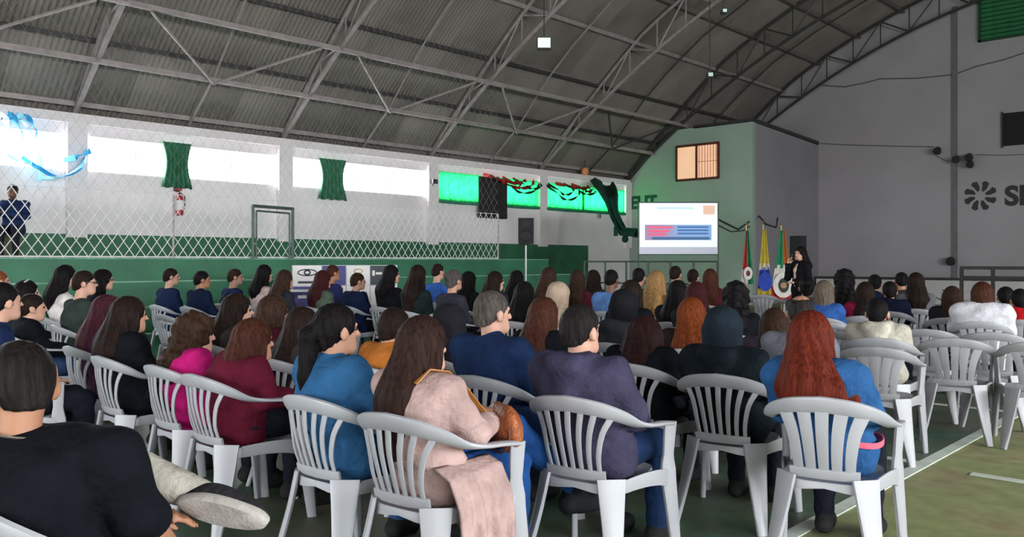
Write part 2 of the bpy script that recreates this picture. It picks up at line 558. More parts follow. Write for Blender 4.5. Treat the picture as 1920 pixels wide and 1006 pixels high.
for i in range(-30, n + 1):
    for sg in (1, -1):
        y0 = S0 + i * pw
        L = (zh - zt) / ph * pw
        ya, yb = (y0, y0 + L) if sg > 0 else (y0 + L, y0)
        za, zb = zt, zh
        if max(ya, yb) <= S0 or min(ya, yb) >= S1: continue
        def clip2(y, yo, z, zo):
            if y < S0: return S0, z + (zo - z) * (S0 - y) / (yo - y)
            if y > S1: return S1, z + (zo - z) * (S1 - y) / (yo - y)
            return y, z
        a2, c2 = clip2(ya, yb, za, zb)
        b2, d2 = clip2(yb, ya, zb, za)
        hi_net.tube([(0.005 * sg, a2, c2), (0.005 * sg, b2, d2)], 0.0018, 3, False)
tag(hi_net.build('upper_netting', M_WIREDK, fence), kind='stuff')
for y in (S0, 2.0, 7.0, S1):
    MB().tube([(0, y, 0), (0, y, zt)], 0.018, 8).build('post', M_STEEL, fence)
MB().tube([(0, S0, 0.02), (0, S1, 0.02)], 0.014, 6).build('bottom_cord', M_WIRE, fence)
MB().tube([(0, S0, zt), (0, S1, zt)], 0.006, 6).build('top_cord', M_WIRE, fence)

M_GATE = pm('grey_green_gate_tube', (0.075, 0.105, 0.09), 0.5, 0.2, 6, metal=0.3)
g = empty('gate_frame', (-14.5, 8.92, 1.48), label='dark tube gate frame standing on the green terrace edge', cat='gate')
for (y, w_, z1) in ((-0.43, 0.03, 0.99), (0.43, 0.03, 0.96), (-0.36, 0.018, 0.9), (0.36, 0.018, 0.88)):
    MB().tube([(0, y, 0), (0, y, z1)], w_, 8).build('upright', M_GATE, g, smooth=True)
MB().tube([(0, -0.45, 0.99), (0, 0.45, 0.97)], 0.03, 8).build('top_bar', M_GATE, g, smooth=True)
MB().tube([(0, -0.36, 0.9), (0, 0.36, 0.88)], 0.018, 8).build('top_bar', M_GATE, g, smooth=True)


# ------------------------------------------------------------------ curtains, banner, streamers on the left wall
def curtain(name, s0, s1, z0, z1, mat, label, waves, pinch=0.0, depth=0.03, x=WALL_L + 0.06):
    def fn(a, b):
        k = 1 - pinch * math.sin(math.pi * min(1, (1 - b) * 0.92 + 0.08)) ** 1.3
        c = (s0 + s1) / 2
        y = c + (s0 + (s1 - s0) * a - c) * k
        return (x + depth * math.sin(a * waves * 2 * math.pi) * (0.5 + 0.5 * (1 - b)), y, z0 + (z1 - z0) * b + 0.015 * math.sin(a * waves * 4) * (1 - b))
    o = MB().grid(fn, waves * 8, 14).build(name, mat, smooth=True, angle=180, solid=0.004)
    return tag(o, label, 'curtain', 'green window curtains')


def s_at(u, r=WALL_L):
    t = (u - 960) / FPX
    Z = r / (CA * t - SA)
    return SA * t * Z + CA * Z


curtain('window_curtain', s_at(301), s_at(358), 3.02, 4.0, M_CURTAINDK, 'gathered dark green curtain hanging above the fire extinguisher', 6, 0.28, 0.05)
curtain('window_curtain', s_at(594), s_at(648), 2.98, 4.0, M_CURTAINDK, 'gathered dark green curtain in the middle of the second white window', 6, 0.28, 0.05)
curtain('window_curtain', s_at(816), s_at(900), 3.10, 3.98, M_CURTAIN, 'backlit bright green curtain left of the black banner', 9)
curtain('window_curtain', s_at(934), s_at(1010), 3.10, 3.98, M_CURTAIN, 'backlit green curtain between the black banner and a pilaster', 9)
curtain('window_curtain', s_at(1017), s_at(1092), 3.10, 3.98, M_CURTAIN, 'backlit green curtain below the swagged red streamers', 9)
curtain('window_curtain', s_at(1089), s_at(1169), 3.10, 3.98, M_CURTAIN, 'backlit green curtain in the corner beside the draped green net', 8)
for u0, u1, lb in ((818, 893, 'dark green hem pole under the curtain left of the black banner'), (938, 1007, 'dark green hem pole under the curtain right of the black banner'), (1020, 1091, 'dark green hem pole under the curtain below the swagged streamers'), (1093, 1168, 'dark green hem pole under the corner curtain')):
    a, b = s_at(u0), s_at(u1)
    tag(MB().tube([(WALL_L + 0.1, a, 3.13), (WALL_L + 0.1, (a + b) / 2, 3.12), (WALL_L + 0.1, b, 3.13)], 0.045, 8).build('curtain_hem', pm('hem_green', (0.02, 0.22, 0.12), 0.8, 0.2), smooth=True), lb, 'curtain hem', 'curtain hems')

def banner_fn(a, b):
    y0, y1 = s_at(890), s_at(943)
    return (WALL_L + 0.16 + 0.02 * math.sin(a * 14), y0 + (y1 - y0) * a, 2.72 + 1.22 * b)
bn = MB().grid(banner_fn, 20, 8).build('cloth_banner', pm('black_banner_cloth', (0.022, 0.02, 0.02), 0.9, 0.3, 4), smooth=True, angle=180, solid=0.006)
tag(bn, 'black cloth banner hanging between the lit green curtains', 'banner')

# swagged streamers
M_RED = pm('red_crepe', (0.42, 0.03, 0.035), 0.8, 0.2, 8, trans=0.2)
M_BLK = pm('black_crepe', (0.015, 0.016, 0.016), 0.8, 0.2, 8)
M_BLUE = pm('blue_crepe', (0.05, 0.42, 0.72), 0.8, 0.2, 8, trans=0.3)
M_CYAN = pm('pale_cyan_crepe', (0.55, 0.85, 0.95), 0.8, 0.1, 8, trans=0.4)
M_WHITEC = pm('white_crepe', (0.85, 0.9, 0.92), 0.8, 0.05, 8, trans=0.4)


def swag(u0, u1, z0, z1, sag, mat, label, wd=0.07, x=0.22, twist=3.0, z_sk=0.0):
    pts, wides = [], []
    a, b = s_at(u0), s_at(u1)
    for i in range(17):
        t = i / 16
        pts.append((WALL_L + 0.03 + (x + 0.03 * math.sin(9 * t)) * min(1, 5 * t, 5 * (1 - t)), a + (b - a) * t, z0 + (z1 - z0) * t - sag * 4 * t * (1 - t) + z_sk * math.sin(math.pi * t * 2)))
        an = twist * t * math.pi
        wides.append((math.sin(an) * 0.8, 0.1, math.cos(an)))
    o = MB().sweep(pts, wides, wd, 0.006, 6).build('streamer', mat, smooth=True)
    return tag(o, label, 'streamer', 'crepe streamers on the left wall')


for i, (u0, u1, z0, z1, sg, m, lb) in enumerate([
    (905, 985, 4.0, 3.98, 0.16, M_RED, 'red crepe streamer starting at the top of the black banner'),
    (930, 1010, 3.98, 3.95, 0.42, M_BLK, 'deep black streamer loop right of the black banner'),
    (925, 1000, 3.92, 4.0, 0.28, M_RED, 'red streamer hanging lower across the curtain right of the banner'),
    (960, 1012, 4.0, 3.99, 0.30, M_BLK, 'short black streamer loop beside the last white pilaster'),
    (1015, 1085, 4.0, 3.98, 0.55, M_BLK, 'deepest black streamer loop just past the last pilaster'),
    (1022, 1070, 3.99, 4.0, 0.40, M_BLK, 'narrow black streamer loop just past the last pilaster'),
    (1040, 1100, 3.98, 4.0, 0.14, M_RED, 'red crepe streamer over the curtain below the orange lamp'),
    (1055, 1112, 4.0, 3.95, 0.30, M_BLK, 'black streamer loop over the corner curtain'),
    (1070, 1100, 4.0, 3.99, 0.24, M_RED, 'short red streamer tuft at the end of the swags'),
    (905, 935, 4.02, 3.9, 0.12, M_RED, 'short red streamer tuft on the black banner'),
    (940, 962, 4.0, 3.98, 0.34, M_RED, 'narrow red streamer loop right of the black banner')]):
    swag(u0, u1, z0, z1, sg, m, lb, 0.13 if m is M_RED else 0.09, 0.2 + 0.02 * i)
for i, (u0, u1, z0, z1, sg, m, lb, wd) in enumerate([
    (-12, 22, 4.15, 3.75, -0.05, M_WHITEC, 'broad white streamer fan at the far top corner of the wall', 0.20),
    (6, 40, 4.2, 3.72, -0.05, M_BLUE, 'bright blue streamer fan above the first window', 0.16),
    (22, 55, 4.2, 3.78, -0.04, M_CYAN, 'pale cyan streamer of the fan above the first window', 0.15),
    (36, 64, 4.2, 3.80, -0.03, M_BLUE, 'second blue streamer of the fan nearest the first pilaster', 0.12),
    (-10, 60, 3.5, 3.30, 0.10, M_CYAN, 'cyan streamer running along the first window sill', 0.07),
    (40, 160, 3.42, 3.55, 0.42, M_BLUE, 'long blue streamer swag crossing the first pilaster', 0.09),
    (70, 162, 3.05, 3.60, 0.20, M_CYAN, 'long pale streamer swag below the first pilaster', 0.07),
    (118, 164, 3.42, 3.66, 0.02, M_BLUE, 'blue streamer tip fluttering right of the first pilaster', 0.12)]):
    swag(u0, u1, z0, z1, sg, m, lb, wd, 0.22 + 0.02 * i, 1.0)
tag(MB().sweep([(WALL_L + 0.25, s_at(66), 3.45), (WALL_L + 0.26, s_at(67), 3.2), (WALL_L + 0.25, s_at(66), 2.95)], (0, 1, 0), [0.09, 0.1, 0.08], 0.006, 6).build('streamer', M_CYAN, smooth=True), 'short cyan streamer dangling below the first window', 'streamer', 'crepe streamers on the left wall')

# fire extinguisher with its sign
p = Vector((WALL_L + 0.09, s_at(333), 2.42))
fe = empty('fire_extinguisher', p, label='red fire extinguisher with white label hung on the wall', cat='extinguisher')
MR = pm('extinguisher_red', (0.45, 0.02, 0.03), 0.35, 0.1)
MB().lathe([(0.02, 0.0), (0.075, 0.01), (0.08, 0.05), (0.08, 0.36), (0.06, 0.42), (0.025, 0.45), (0.022, 0.48)], 18).build('cylinder_body', MR, fe, smooth=True)
MB().lathe([(0.0805, 0.12), (0.083, 0.121), (0.083, 0.33), (0.0805, 0.331)], 18).build('paper_label', pm('white_label', (0.75, 0.7, 0.7), 0.6), fe, smooth=True)
MB().tube([(0, 0, 0.47), (0, 0, 0.52), (0, -0.12, 0.54)], 0.014, 6).build('valve_handle', M_BLACK, fe)
MB().tube([(0, 0.02, 0.5), (0.02, 0.11, 0.42), (0.02, 0.11, 0.15)], 0.012, 6).build('hose', M_BLACK, fe, smooth=True)
tag(MB().box(WALL_L + 0.001, WALL_L + 0.012, s_at(325), s_at(341), 2.96, 3.06).build('wall_plate', pm('red_sign', (0.4, 0.05, 0.05), 0.6)), 'small red plate on the wall above the fire extinguisher', 'sign')
sw_ = empty('switch_box', (WALL_L, s_at(1122), 3.0), label='small grey switch box on the wall below the corner curtain', cat='switch')
MB().box(0, 0.06, -0.1, 0.1, -0.08, 0.08).build('box', M_GREYWALL, sw_)
MB().box(0.06, 0.075, -0.03, 0.03, -0.03, 0.03).build('switch', M_STEELDK, sw_)
spk = empty('wall_lamp', (WALL_L + 0.12, s_at(806), 3.66), label='small dark bracket lamp on the pilaster left of the green curtains', cat='lamp')
MB().box(0, 0.12, -0.09, 0.09, -0.06, 0.06).build('housing', M_STEELDK, spk)
MB().tube([(0, 0, 0), (0, 0, -0.12)], 0.015, 6).build('bracket', M_STEELDK, spk)

# ------------------------------------------------------------------ corner room: window, letters, green posts, rails, draped net
def mesh_text(body, size, ext, name, mat, loc, rot, parent=None, bold=0.0):
    c = bpy.data.curves.new(name, 'FONT')
    c.body = body
    c.size = size
    c.extrude = ext
    c.offset = bold
    t = bpy.data.objects.new(name + '_src', c)
    COL.objects.link(t)
    bpy.context.view_layer.update()
    me = bpy.data.meshes.new_from_object(t.evaluated_get(bpy.context.evaluated_depsgraph_get()))
    bpy.data.objects.remove(t)
    me.materials.clear()
    return link(name, me, parent, loc, rot, mat)


FY = 25.75
def face_pt(u, v, s=FY):
    t = (u - 960) / FPX
    Z = s / (SA * t + CA)
    return CA * t * Z - SA * Z, CAMH - (v - V0) / FPX * Z

fx0, fz0 = face_pt(1271, 338)
fx1, fz1 = face_pt(1347, 268)
w = empty('window_%d' % (wi + 1), ((fx0 + fx1) / 2, FY, fz0), kind='structure')
hw, hh = (fx1 - fx0) / 2, fz1 - fz0
M_LIT = pm('lit_blind', (0.95, 0.55, 0.36), 0.7, 0.06, 2.0, emit=0.62)
MB().box(-hw, hw, -0.03, -0.005, 0, hh).build('lit_blind', M_LIT, w)
for a in ((-hw - 0.04, hw + 0.04, -0.05, 0.03), (-hw - 0.04, hw + 0.04, hh - 0.03, hh + 0.05)):
    MB().box(a[0], a[1], -0.08, 0, a[2], a[3]).build('frame', M_WOODRED, w)
for x in (-hw - 0.02, -0.02, hw + 0.02):
    MB().box(x - 0.03, x + 0.03, -0.08, 0, 0, hh).build('frame', M_WOODRED, w)
for x in np.linspace(0.08, hw - 0.06, 7):
    MB().box(x - 0.006, x + 0.006, -0.05, -0.035, 0.03, hh - 0.03).build('bar', pm('window_bar', (0.45, 0.2, 0.13), 0.6), w)
MB().box(0, hw, -0.05, -0.035, hh * 0.5 - 0.008, hh * 0.5 + 0.008).build('bar', MATS['window_bar'], w)

lx, lz = face_pt(1182, 391)
M_LETTER = pm('green_letter_paint', (0.015, 0.075, 0.05), 0.6, 0.1)
lt = mesh_text('EUT', 0.62, 0.004, 'wall_lettering', M_LETTER, (lx, FY - 0.006, lz), (math.pi / 2, 0, 0), None, 0.03)
tag(lt, 'dark green painted letters EUT on the pale green wall', 'lettering')

M_GPOST = pm('green_post_paint', (0.012, 0.10, 0.06), 0.5, 0.15)
gx0, gz0 = face_pt(1118, 430, 25.0)
gp = empty('green_portal', (WALL_L + 0.9, 24.9, 0), label='dark green post and lintel beside the corner below the draped net', cat='portal')
px, pz = face_pt(1146, 425, 24.9)
px0, pz0 = face_pt(1113, 425, 24.9)
px0 = max(px0, WALL_L + 0.05)
gp.location.x = px
MB().box(-0.1, 0.1, -0.1, 0.1, 0, pz).build('post', M_GPOST, gp)
MB().box(px0 - px, 0.1, -0.1, 0.1, pz - 0.33, pz).build('lintel', M_GPOST, gp)

rl = empty('tube_railing', (0, 0, 0), label='dark tube railing below the projection screen', cat='railing')
ra, rb_ = at(1096, 490, 23.2), at(1345, 490, 21.3)
for z in (1.42, 0.85):
    MB().tube([(ra.x, ra.y, z), (rb_.x, rb_.y, z)], 0.025, 6).build('rail', M_GATE, rl)
for k in range(7):
    q = ra.lerp(rb_, k / 6)
    MB().tube([(q.x, q.y, 0), (q.x, q.y, 1.42)], 0.028, 6).build('rail_post', M_GATE, rl)

M_NET = pm('dark_green_net', (0.01, 0.085, 0.055), 0.9, 0.3, 20, trans=0.1)
npts = [at(1128, 340, (WALL_L + 0.12) / (CA * 168 / FPX - SA)), at(1141, 368, 26.6), at(1152, 405, 26.0), at(1168, 434, 25.6), at(1194, 436, 25.0)]
def net_fn(a, b):
    t = a * (len(npts) - 1)
    i = min(int(t), len(npts) - 2)
    c = npts[i].lerp(npts[i + 1], t - i)
    wd = (0.60 * (1 - a) ** 1.8 + 0.13) * (1 + 0.15 * math.sin(a * 9))
    return (c.x + (b - 0.5) * wd * 1.2 * CA, c.y + (b - 0.5) * wd * 1.2 * SA + 0.06 * math.sin(b * 18), c.z + 0.12 * math.sin(b * 7 + a * 4) + (0.5 - b) * wd * 0.25)
nt_ = MB().grid(net_fn, 40, 24).build('draped_net', M_NET, smooth=True, angle=180, solid=0.03)
tag(nt_, 'dark green net hanging in a twisted drape from the corner', 'net')
q = at(1172, 446, 25.5)
MB().lathe([(0.02, -0.14), (0.09, -0.1), (0.1, 0.0), (0.05, 0.1), (0.02, 0.14)], 12, q).build('net_knot', M_NET, nt_, smooth=True)
q = at(1086, 318, 30.2)
ol = empty('orange_lamp', (WALL_L + 0.25, s_at(1086), 4.45), label='small orange lamp under the eave near the corner', cat='lamp')
MB().lathe([(0.02, 0.16), (0.1, 0.12), (0.14, 0.0), (0.1, -0.1), (0.02, -0.12)], 14).build('lamp_globe', pm('orange_globe', (0.75, 0.28, 0.12), 0.5), ol, smooth=True)
MB().tube([(0, 0, 0.14), (0, 0, 0.4)], 0.012, 5).build('lamp_stem', M_STEELDK, ol)

# ------------------------------------------------------------------ projection screen, turned to the audience
ZS = 22.0
sc_c = at(1272, 428, ZS)
scr = empty('projection_screen', (sc_c.x, sc_c.y, 0), YAW, label='white projection screen showing a slide with blue panel', cat='screen')
sw2, sh2 = 147 / FPX * ZS / 2, 96 / FPX * ZS / 2
zc = sc_c.z
def emis(name, c, k):
    m = bpy.data.materials.new(name)
    m.use_nodes = True
    b = m.node_tree.nodes['Principled BSDF']
    nz = m.node_tree.nodes.new('ShaderNodeTexNoise')
    nz.inputs['Scale'].default_value = 1.5
    rp = m.node_tree.nodes.new('ShaderNodeValToRGB')
    rp.color_ramp.elements[0].color = (*[x * 0.93 for x in c], 1)
    rp.color_ramp.elements[1].color = (*c, 1)
    m.node_tree.links.new(nz.outputs['Fac'], rp.inputs['Fac'])
    m.node_tree.links.new(rp.outputs['Color'], b.inputs['Base Color'])
    m.node_tree.links.new(rp.outputs['Color'], b.inputs['Emission Color'])
    b.inputs['Emission Strength'].default_value = k
    b.inputs['Roughness'].default_value = 0.9
    return m
def gradient_emis(name, ca, cb, k, half):
    m = bpy.data.materials.new(name)
    m.use_nodes = True
    nt = m.node_tree
    b = nt.nodes['Principled BSDF']
    tc = nt.nodes.new('ShaderNodeTexCoord')
    sp = nt.nodes.new('ShaderNodeSeparateXYZ')
    mr = nt.nodes.new('ShaderNodeMapRange')
    mr.inputs['From Min'].default_value = -half
    mr.inputs['From Max'].default_value = half
    rp = nt.nodes.new('ShaderNodeValToRGB')
    rp.color_ramp.elements[0].color = (*ca, 1)
    rp.color_ramp.elements[1].color = (*cb, 1)
    rp.color_ramp.elements[0].position = 0.25
    rp.color_ramp.elements[1].position = 0.55
    nt.links.new(tc.outputs['Object'], sp.inputs[0])
    nt.links.new(sp.outputs[0], mr.inputs['Value'])
    nt.links.new(mr.outputs[0], rp.inputs[0])
    nt.links.new(rp.outputs[0], b.inputs['Base Color'])
    nt.links.new(rp.outputs[0], b.inputs['Emission Color'])
    b.inputs['Emission Strength'].default_value = k
    return m
M_SCR = emis('projected_white', (0.80, 0.90, 0.92), 0.62)
M_SCRLOW = emis('glowing_screen_sheet', (0.62, 0.62, 0.72), 0.25)  # sheet beyond the slide given a faint glow of its own
MB().box(-sw2, sw2, -0.01, 0.02, zc - sh2, zc + sh2).build('screen_sheet', M_SCRLOW, scr)
MB().box(-sw2 + 0.02, sw2 - 0.02, -0.014, -0.01, zc - sh2 * 0.72, zc + sh2 - 0.02).build('projected_slide', M_SCR, scr)
def sxz(u, v): return (u - 1272) / FPX * ZS, CAMH - (v - V0) / FPX * ZS
def slide_box(name, u0, v0, u1, v1, y, mat):
    xa, za = sxz(u0, v1); xb, zb = sxz(u1, v0)
    return MB().box(xa, xb, y - 0.003, y, za, zb).build(name, mat, scr)
slide_box('slide_panel', 1209, 421, 1334, 450, -0.0145, gradient_emis('slide_panel_blue', lin(150, 130, 165), lin(120, 160, 205), 0.45, sw2))
slide_box('slide_panel_dark_band', 1222, 444, 1330, 449, -0.0177, emis('slide_panel_dark_band', lin(80, 110, 150), 0.45))  # darker blue band along the foot of the slide panel
for v, u1 in ((424, 1262), (431, 1256), (437, 1250)):
    slide_box('slide_text_line', 1215, v, u1, v + 4, -0.0180, emis('slide_red', lin(235, 100, 130), 0.5))
for v in (424, 430, 436):
    slide_box('slide_text_line', 1270, v, 1328, v + 3, -0.0180, emis('slide_blue', lin(75, 110, 165), 0.45))
slide_box('slide_title', 1232, 388, 1300, 392, -0.0145, emis('slide_grey', lin(190, 215, 220), 0.6))
slide_box('slide_logo', 1318, 385, 1340, 402, -0.0145, emis('slide_orange', lin(225, 185, 165), 0.5))
for x in (-sw2 - 0.02, sw2 + 0.02):
    MB().tube([(x, 0.02, 0), (x, 0.02, zc + sh2)], 0.014, 6).build('stand_pole', M_GATE, scr)
MB().tube([(-sw2 - 0.03, 0.02, zc + sh2 + 0.01), (sw2 + 0.03, 0.02, zc + sh2 + 0.01)], 0.018, 6).build('top_roller', M_GATE, scr)
MB().tube([(-sw2 - 0.03, 0.02, zc - sh2 - 0.01), (sw2 + 0.03, 0.02, zc - sh2 - 0.01)], 0.012, 6).build('bottom_rod', M_GATE, scr)
for x in (-sw2 - 0.02, sw2 + 0.02):
    MB().box(x - 0.03, x + 0.03, -0.3, 0.3, 0.0, 0.03).build('stand_foot', M_GATE, scr)

# ------------------------------------------------------------------ loudspeakers
def loudspeaker(u, v0, v1, Z, wpx, rz, label, slabel):
    b = at(u, v1, Z)
    t = at(u, v0, Z)
    hgt = t.z - b.z
    wd = wpx / FPX * Z
    st = empty('speaker_stand', (b.x, b.y, 0), rz, label=slabel, cat='stand')
    MB().tube([(0, 0, 0.5), (0, 0, b.z - 0.03)], 0.02, 8).build('pole', pm('grey_pole', (0.42, 0.45, 0.44), 0.4, 0.1, metal=0.3), st, smooth=True)
    MB().tube([(0, 0, 0.45), (0, 0, 1.0)], 0.028, 8).build('sleeve', M_STEELDK, st, smooth=True)
    for k in range(3):
        a = k * 2 * math.pi / 3 + 0.4
        MB().tube([(0, 0, 0.75), (0.5 * math.cos(a), 0.5 * math.sin(a), 0.015)], 0.014, 6).build('leg', M_STEELDK, st)
    MB().lathe([(0.03, 0), (0.06, 0.01), (0.06, 0.03), (0.03, 0.03)], 12, (0, 0, b.z - 0.03)).build('top_plate', M_STEELDK, st)
    o = empty('loudspeaker', (b.x, b.y, b.z), rz, label=label, cat='loudspeaker')
    hw_ = wd / 2
    MB().prism([(-hw_, -0.16), (hw_, -0.16), (hw_ * 0.75, 0.18), (-hw_ * 0.75, 0.18)], 'z', 0, hgt).build('cabinet', M_BLACK, o)
    Mg = pm('speaker_cone', (0.015, 0.015, 0.016), 0.7, 0.3, 20)
    cone = MB().lathe([(hw_ * 0.78, 0.0), (hw_ * 0.7, 0.012), (hw_ * 0.25, -0.02), (0.01, -0.01)], 20)
    link('woofer', cone.mesh('woofer', True, 50), o, (0, -0.165, hgt * 0.32), (math.pi / 2, 0, 0), Mg)
    MB().box(-hw_ * 0.6, hw_ * 0.6, -0.175, -0.158, hgt * 0.68, hgt * 0.9).build('horn', Mg, o)
    return o
loudspeaker(986, 409, 457, 18.5, 29, YAW, 'black loudspeaker on a pale pole in front of the terrace', 'tall pale stand holding the loudspeaker before the terrace')
loudspeaker(1496, 442, 497, 21.0, 19, YAW + 0.4, 'narrow black loudspeaker behind the presenter', 'dark stand under the loudspeaker behind the presenter')

# ------------------------------------------------------------------ flags
def flag(u, vt, vb, Z, bands, emblem, label, wpx=32):
    top = at(u, vt, Z)
    zb = at(u, vb, Z).z
    f = empty('flag_stand', (top.x, top.y, 0), YAW, label=label, cat='flag')
    MB().tube([(0, 0.03, 0.03), (0, 0.03, top.z + 0.12)], 0.016, 8).build('pole', pm('brass_pole', (0.35, 0.24, 0.1), 0.35, 0.1, metal=0.8), f, smooth=True)
    MB().lathe([(0.16, 0), (0.16, 0.03), (0.04, 0.05), (0.03, 0.1)], 16, (0, 0.03, 0)).build('base', M_STEELDK, f, smooth=True)
    MB().lathe([(0.005, 0), (0.03, 0.03), (0.005, 0.1)], 8, (0, 0.03, top.z + 0.11)).build('finial', pm('brass_finial', (0.5, 0.35, 0.12), 0.3, metal=0.8), f, smooth=True)
    nb = len(bands)
    H_ = top.z - zb
    wd = wpx / FPX * Z
    def pos(a, b):
        z = top.z - a * H_
        wl = wd * (0.22 + 0.78 * min(1, a * 1.15) ** 1.2)
        x = (b - 0.5) * wl
        y = -0.04 - 0.05 * math.sin(b * 15 + 2 * a) * (0.4 + 0.6 * a) - 0.03 * a
        return (x, y, z)
    for i, (c, a0, a1, b0, b1) in enumerate(bands):
        MB().grid(lambda a, b: pos(a0 + (a1 - a0) * a, b0 + (b1 - b0) * b), 14, 14).build('flag_band', pm('flag_%d_%d_%d' % tuple(int(x * 99) for x in c), c, 0.8, 0.12, 8, trans=0.15), f, smooth=True, angle=180, solid=0.004)
    if emblem:
        for (c, r0, rad, sq) in emblem:
            def ef(a, b):
                an = 2 * math.pi * a
                return (rad * b * math.cos(an) * sq, -0.125 - 0.004 * r0, top.z - 0.80 * H_ + rad * b * math.sin(an))
            MB().grid(ef, 20, 2).build('emblem', pm('emblem_%d_%d_%d' % tuple(int(x * 99) for x in c), c, 0.8, 0.15, 12), f, solid=0.003)
    return f
GRN, RED_, YEL, BLU, WHT, ORG = (0.02, 0.24, 0.11), (0.52, 0.04, 0.04), (0.55, 0.42, 0.05), (0.02, 0.05, 0.36), (0.7, 0.66, 0.62), (0.45, 0.14, 0.03)
flag(1400, 432, 532, 20.0, [(GRN, 0, 0.62, 0.35, 1), (RED_, 0.25, 0.72, 0, 0.6), (GRN, 0.62, 1, 0.6, 1), (WHT, 0.72, 1, 0, 0.6), (RED_, 0.0, 0.25, 0, 0.35)], [(WHT, 0, 0.15, 0.7), ((0.15, 0.03, 0.03), 1, 0.07, 0.7)], 'green and red draped flag nearest the projection screen', 24)
flag(1432, 430, 552, 20.0, [(YEL, 0, 0.58, 0, 1), (BLU, 0.58, 0.9, 0.1, 0.9), (WHT, 0.52, 0.62, 0, 1), (YEL, 0.9, 1.0, 0.1, 0.9)], [(BLU, 0, 0.22, 0.75)], 'yellow draped flag with a blue disc, middle of the three', 30)
flag(1466, 432, 560, 20.0, [(GRN, 0, 0.55, 0, 0.5), (ORG, 0, 0.5, 0.5, 1), (WHT, 0.5, 0.8, 0, 1), (RED_, 0.8, 1.0, 0, 1)], [(WHT, 0, 0.29, 0.85), ((0.04, 0.045, 0.04), 1, 0.17, 0.75), ((0.4, 0.25, 0.12), 2, 0.07, 1)], 'green and orange draped flag with a white ring emblem beside the presenter', 46)
def on_room(u, v, off=0.02):
    t = (u - 960) / FPX
    if u <= 1408:
        x, z = face_pt(u, v)
        return (x, FY - off, z)
    Z = (BX + off) / (CA * t - SA)
    return (BX + off, SA * t * Z + CA * Z, CAMH - (v - V0) / FPX * Z)
tag(MB().tube([on_room(*q_) for q_ in ((1345, 410), (1385, 430), (1404, 416), (1424, 405), (1436, 420), (1455, 426), (1458, 408))], 0.03, 6).build('hanging_cable', M_STEELDK, smooth=True), 'dark cable looping across the corner above the flags', 'cable')
tag(MB().tube([on_room(*q_, 0.05) for q_ in ((1345, 420), (1372, 434), (1396, 432), (1407, 424))], 0.018, 6).build('hanging_cable', M_STEELDK, smooth=True), 'thin grey cable sagging right of the projection screen', 'cable')

# ------------------------------------------------------------------ end wall: emblem, letters, shutter, vent, lamps, cables, bench
def gab(u, v): return face_pt(u, v, GABLE)
M_LOGO = pm('dark_logo_paint', (0.045, 0.042, 0.045), 0.7, 0.1)
cx, cz = gab(1838, 367)
lg = empty('wall_emblem', (cx, GABLE - 0.004, cz), label='dark pinwheel emblem painted on the grey end wall', cat='emblem')
for k in range(8):
    a0 = k * math.pi / 4 + 0.15
    pts = []
    for (rr, da) in ((0.16, 0.05), (0.30, -0.10), (0.50, 0.05), (0.53, 0.30), (0.47, 0.50), (0.34, 0.42), (0.20, 0.42)):
        pts.append((0.95 * rr * math.cos(a0 + da), 0.95 * rr * math.sin(a0 + da)))
    MB().prism(pts, 'y', -0.012, 0.0).build('emblem_blade', M_LOGO, lg)
lx, lz = gab(1884, 384)
lt = mesh_text('SI', 0.85, 0.005, 'wall_lettering', M_LOGO, (lx, GABLE - 0.008, lz), (math.pi / 2, 0, 0), None, 0.035)
tag(lt, 'large dark letters SI beside the pinwheel emblem', 'lettering')
sx0, sz0 = gab(1836, 80)
sh = empty('green_shutter', (sx0, GABLE, sz0), label='green slatted shutter high on the grey end wall', cat='shutter')
MS = pm('shutter_green', (0.02, 0.17, 0.06), 0.5, 0.2, 5)
MB().box(0, 3.2, -0.06, 0.0, 0, 1.7).build('backing', pm('shutter_dark', (0.004, 0.03, 0.012), 0.6), sh)
for k in range(11):
    me = MB().box(0.06, 3.14, -0.02, 0.02, -0.055, 0.055).mesh('slat')
    o = link('slat', me, sh, (0, -0.075, 0.13 + k * 0.145), (0.5, 0, 0), MS)
for a in ((0, 0.07, 0, 1.7), (1.55, 1.62, 0, 1.7), (3.13, 3.2, 0, 1.7), (0, 3.2, 0, 0.07), (0, 3.2, 1.63, 1.7)):
    MB().box(a[0], a[1], -0.13, -0.05, a[2], a[3]).build('frame', pm('shutter_frame', (0.008, 0.06, 0.025), 0.5), sh)
vx0, vz0 = gab(1881, 274)
vx1, vz1 = gab(1925, 208)
vt_ = empty('vent_opening', (vx0, GABLE, vz0), label='black vent opening on the grey wall above the letters', cat='vent')
MB().box(0, 1.6, -0.03, 0, 0, vz1 - vz0).build('panel', M_BLACK, vt_)
for a in ((-0.05, 0, -0.05, vz1 - vz0 + 0.05), (1.6, 1.65, -0.05, vz1 - vz0 + 0.05)):
    MB().box(a[0], a[1], -0.06, 0, a[2], a[3]).build('frame', M_STEELDK, vt_)
def wall_cable(pts, rad, label, mat=M_STEELDK, off=0.03):
    P_ = []
    for u, v in pts:
        x, z = gab(u, v)
        P_.append((x, GABLE - off, z))
    return tag(MB().tube(P_, rad, 5).build('wall_cable', mat, smooth=True), label, 'cable')
MC = pm('grey_cable', (0.13, 0.125, 0.125), 0.6)
wall_cable([(1542, 160), (1585, 163), (1625, 155), (1650, 148), (1720, 147), (1790, 140), (1830, 125), (1880, 113), (1935, 95)], 0.022, 'wavy grey cable crossing the upper grey wall', MC)
wall_cable([(1540, 269), (1600, 272), (1680, 274), (1752, 275)], 0.016, 'thin straight cable from the room flank to the wall lamp', MC)
wall_cable([(1752, 277), (1756, 292), (1775, 302), (1792, 303)], 0.012, 'short cable sagging between the two wall lamps', MC)
wall_cable([(1832, 290), (1880, 291), (1935, 289)], 0.012, 'thin cable running right from the floodlight bracket', MC)
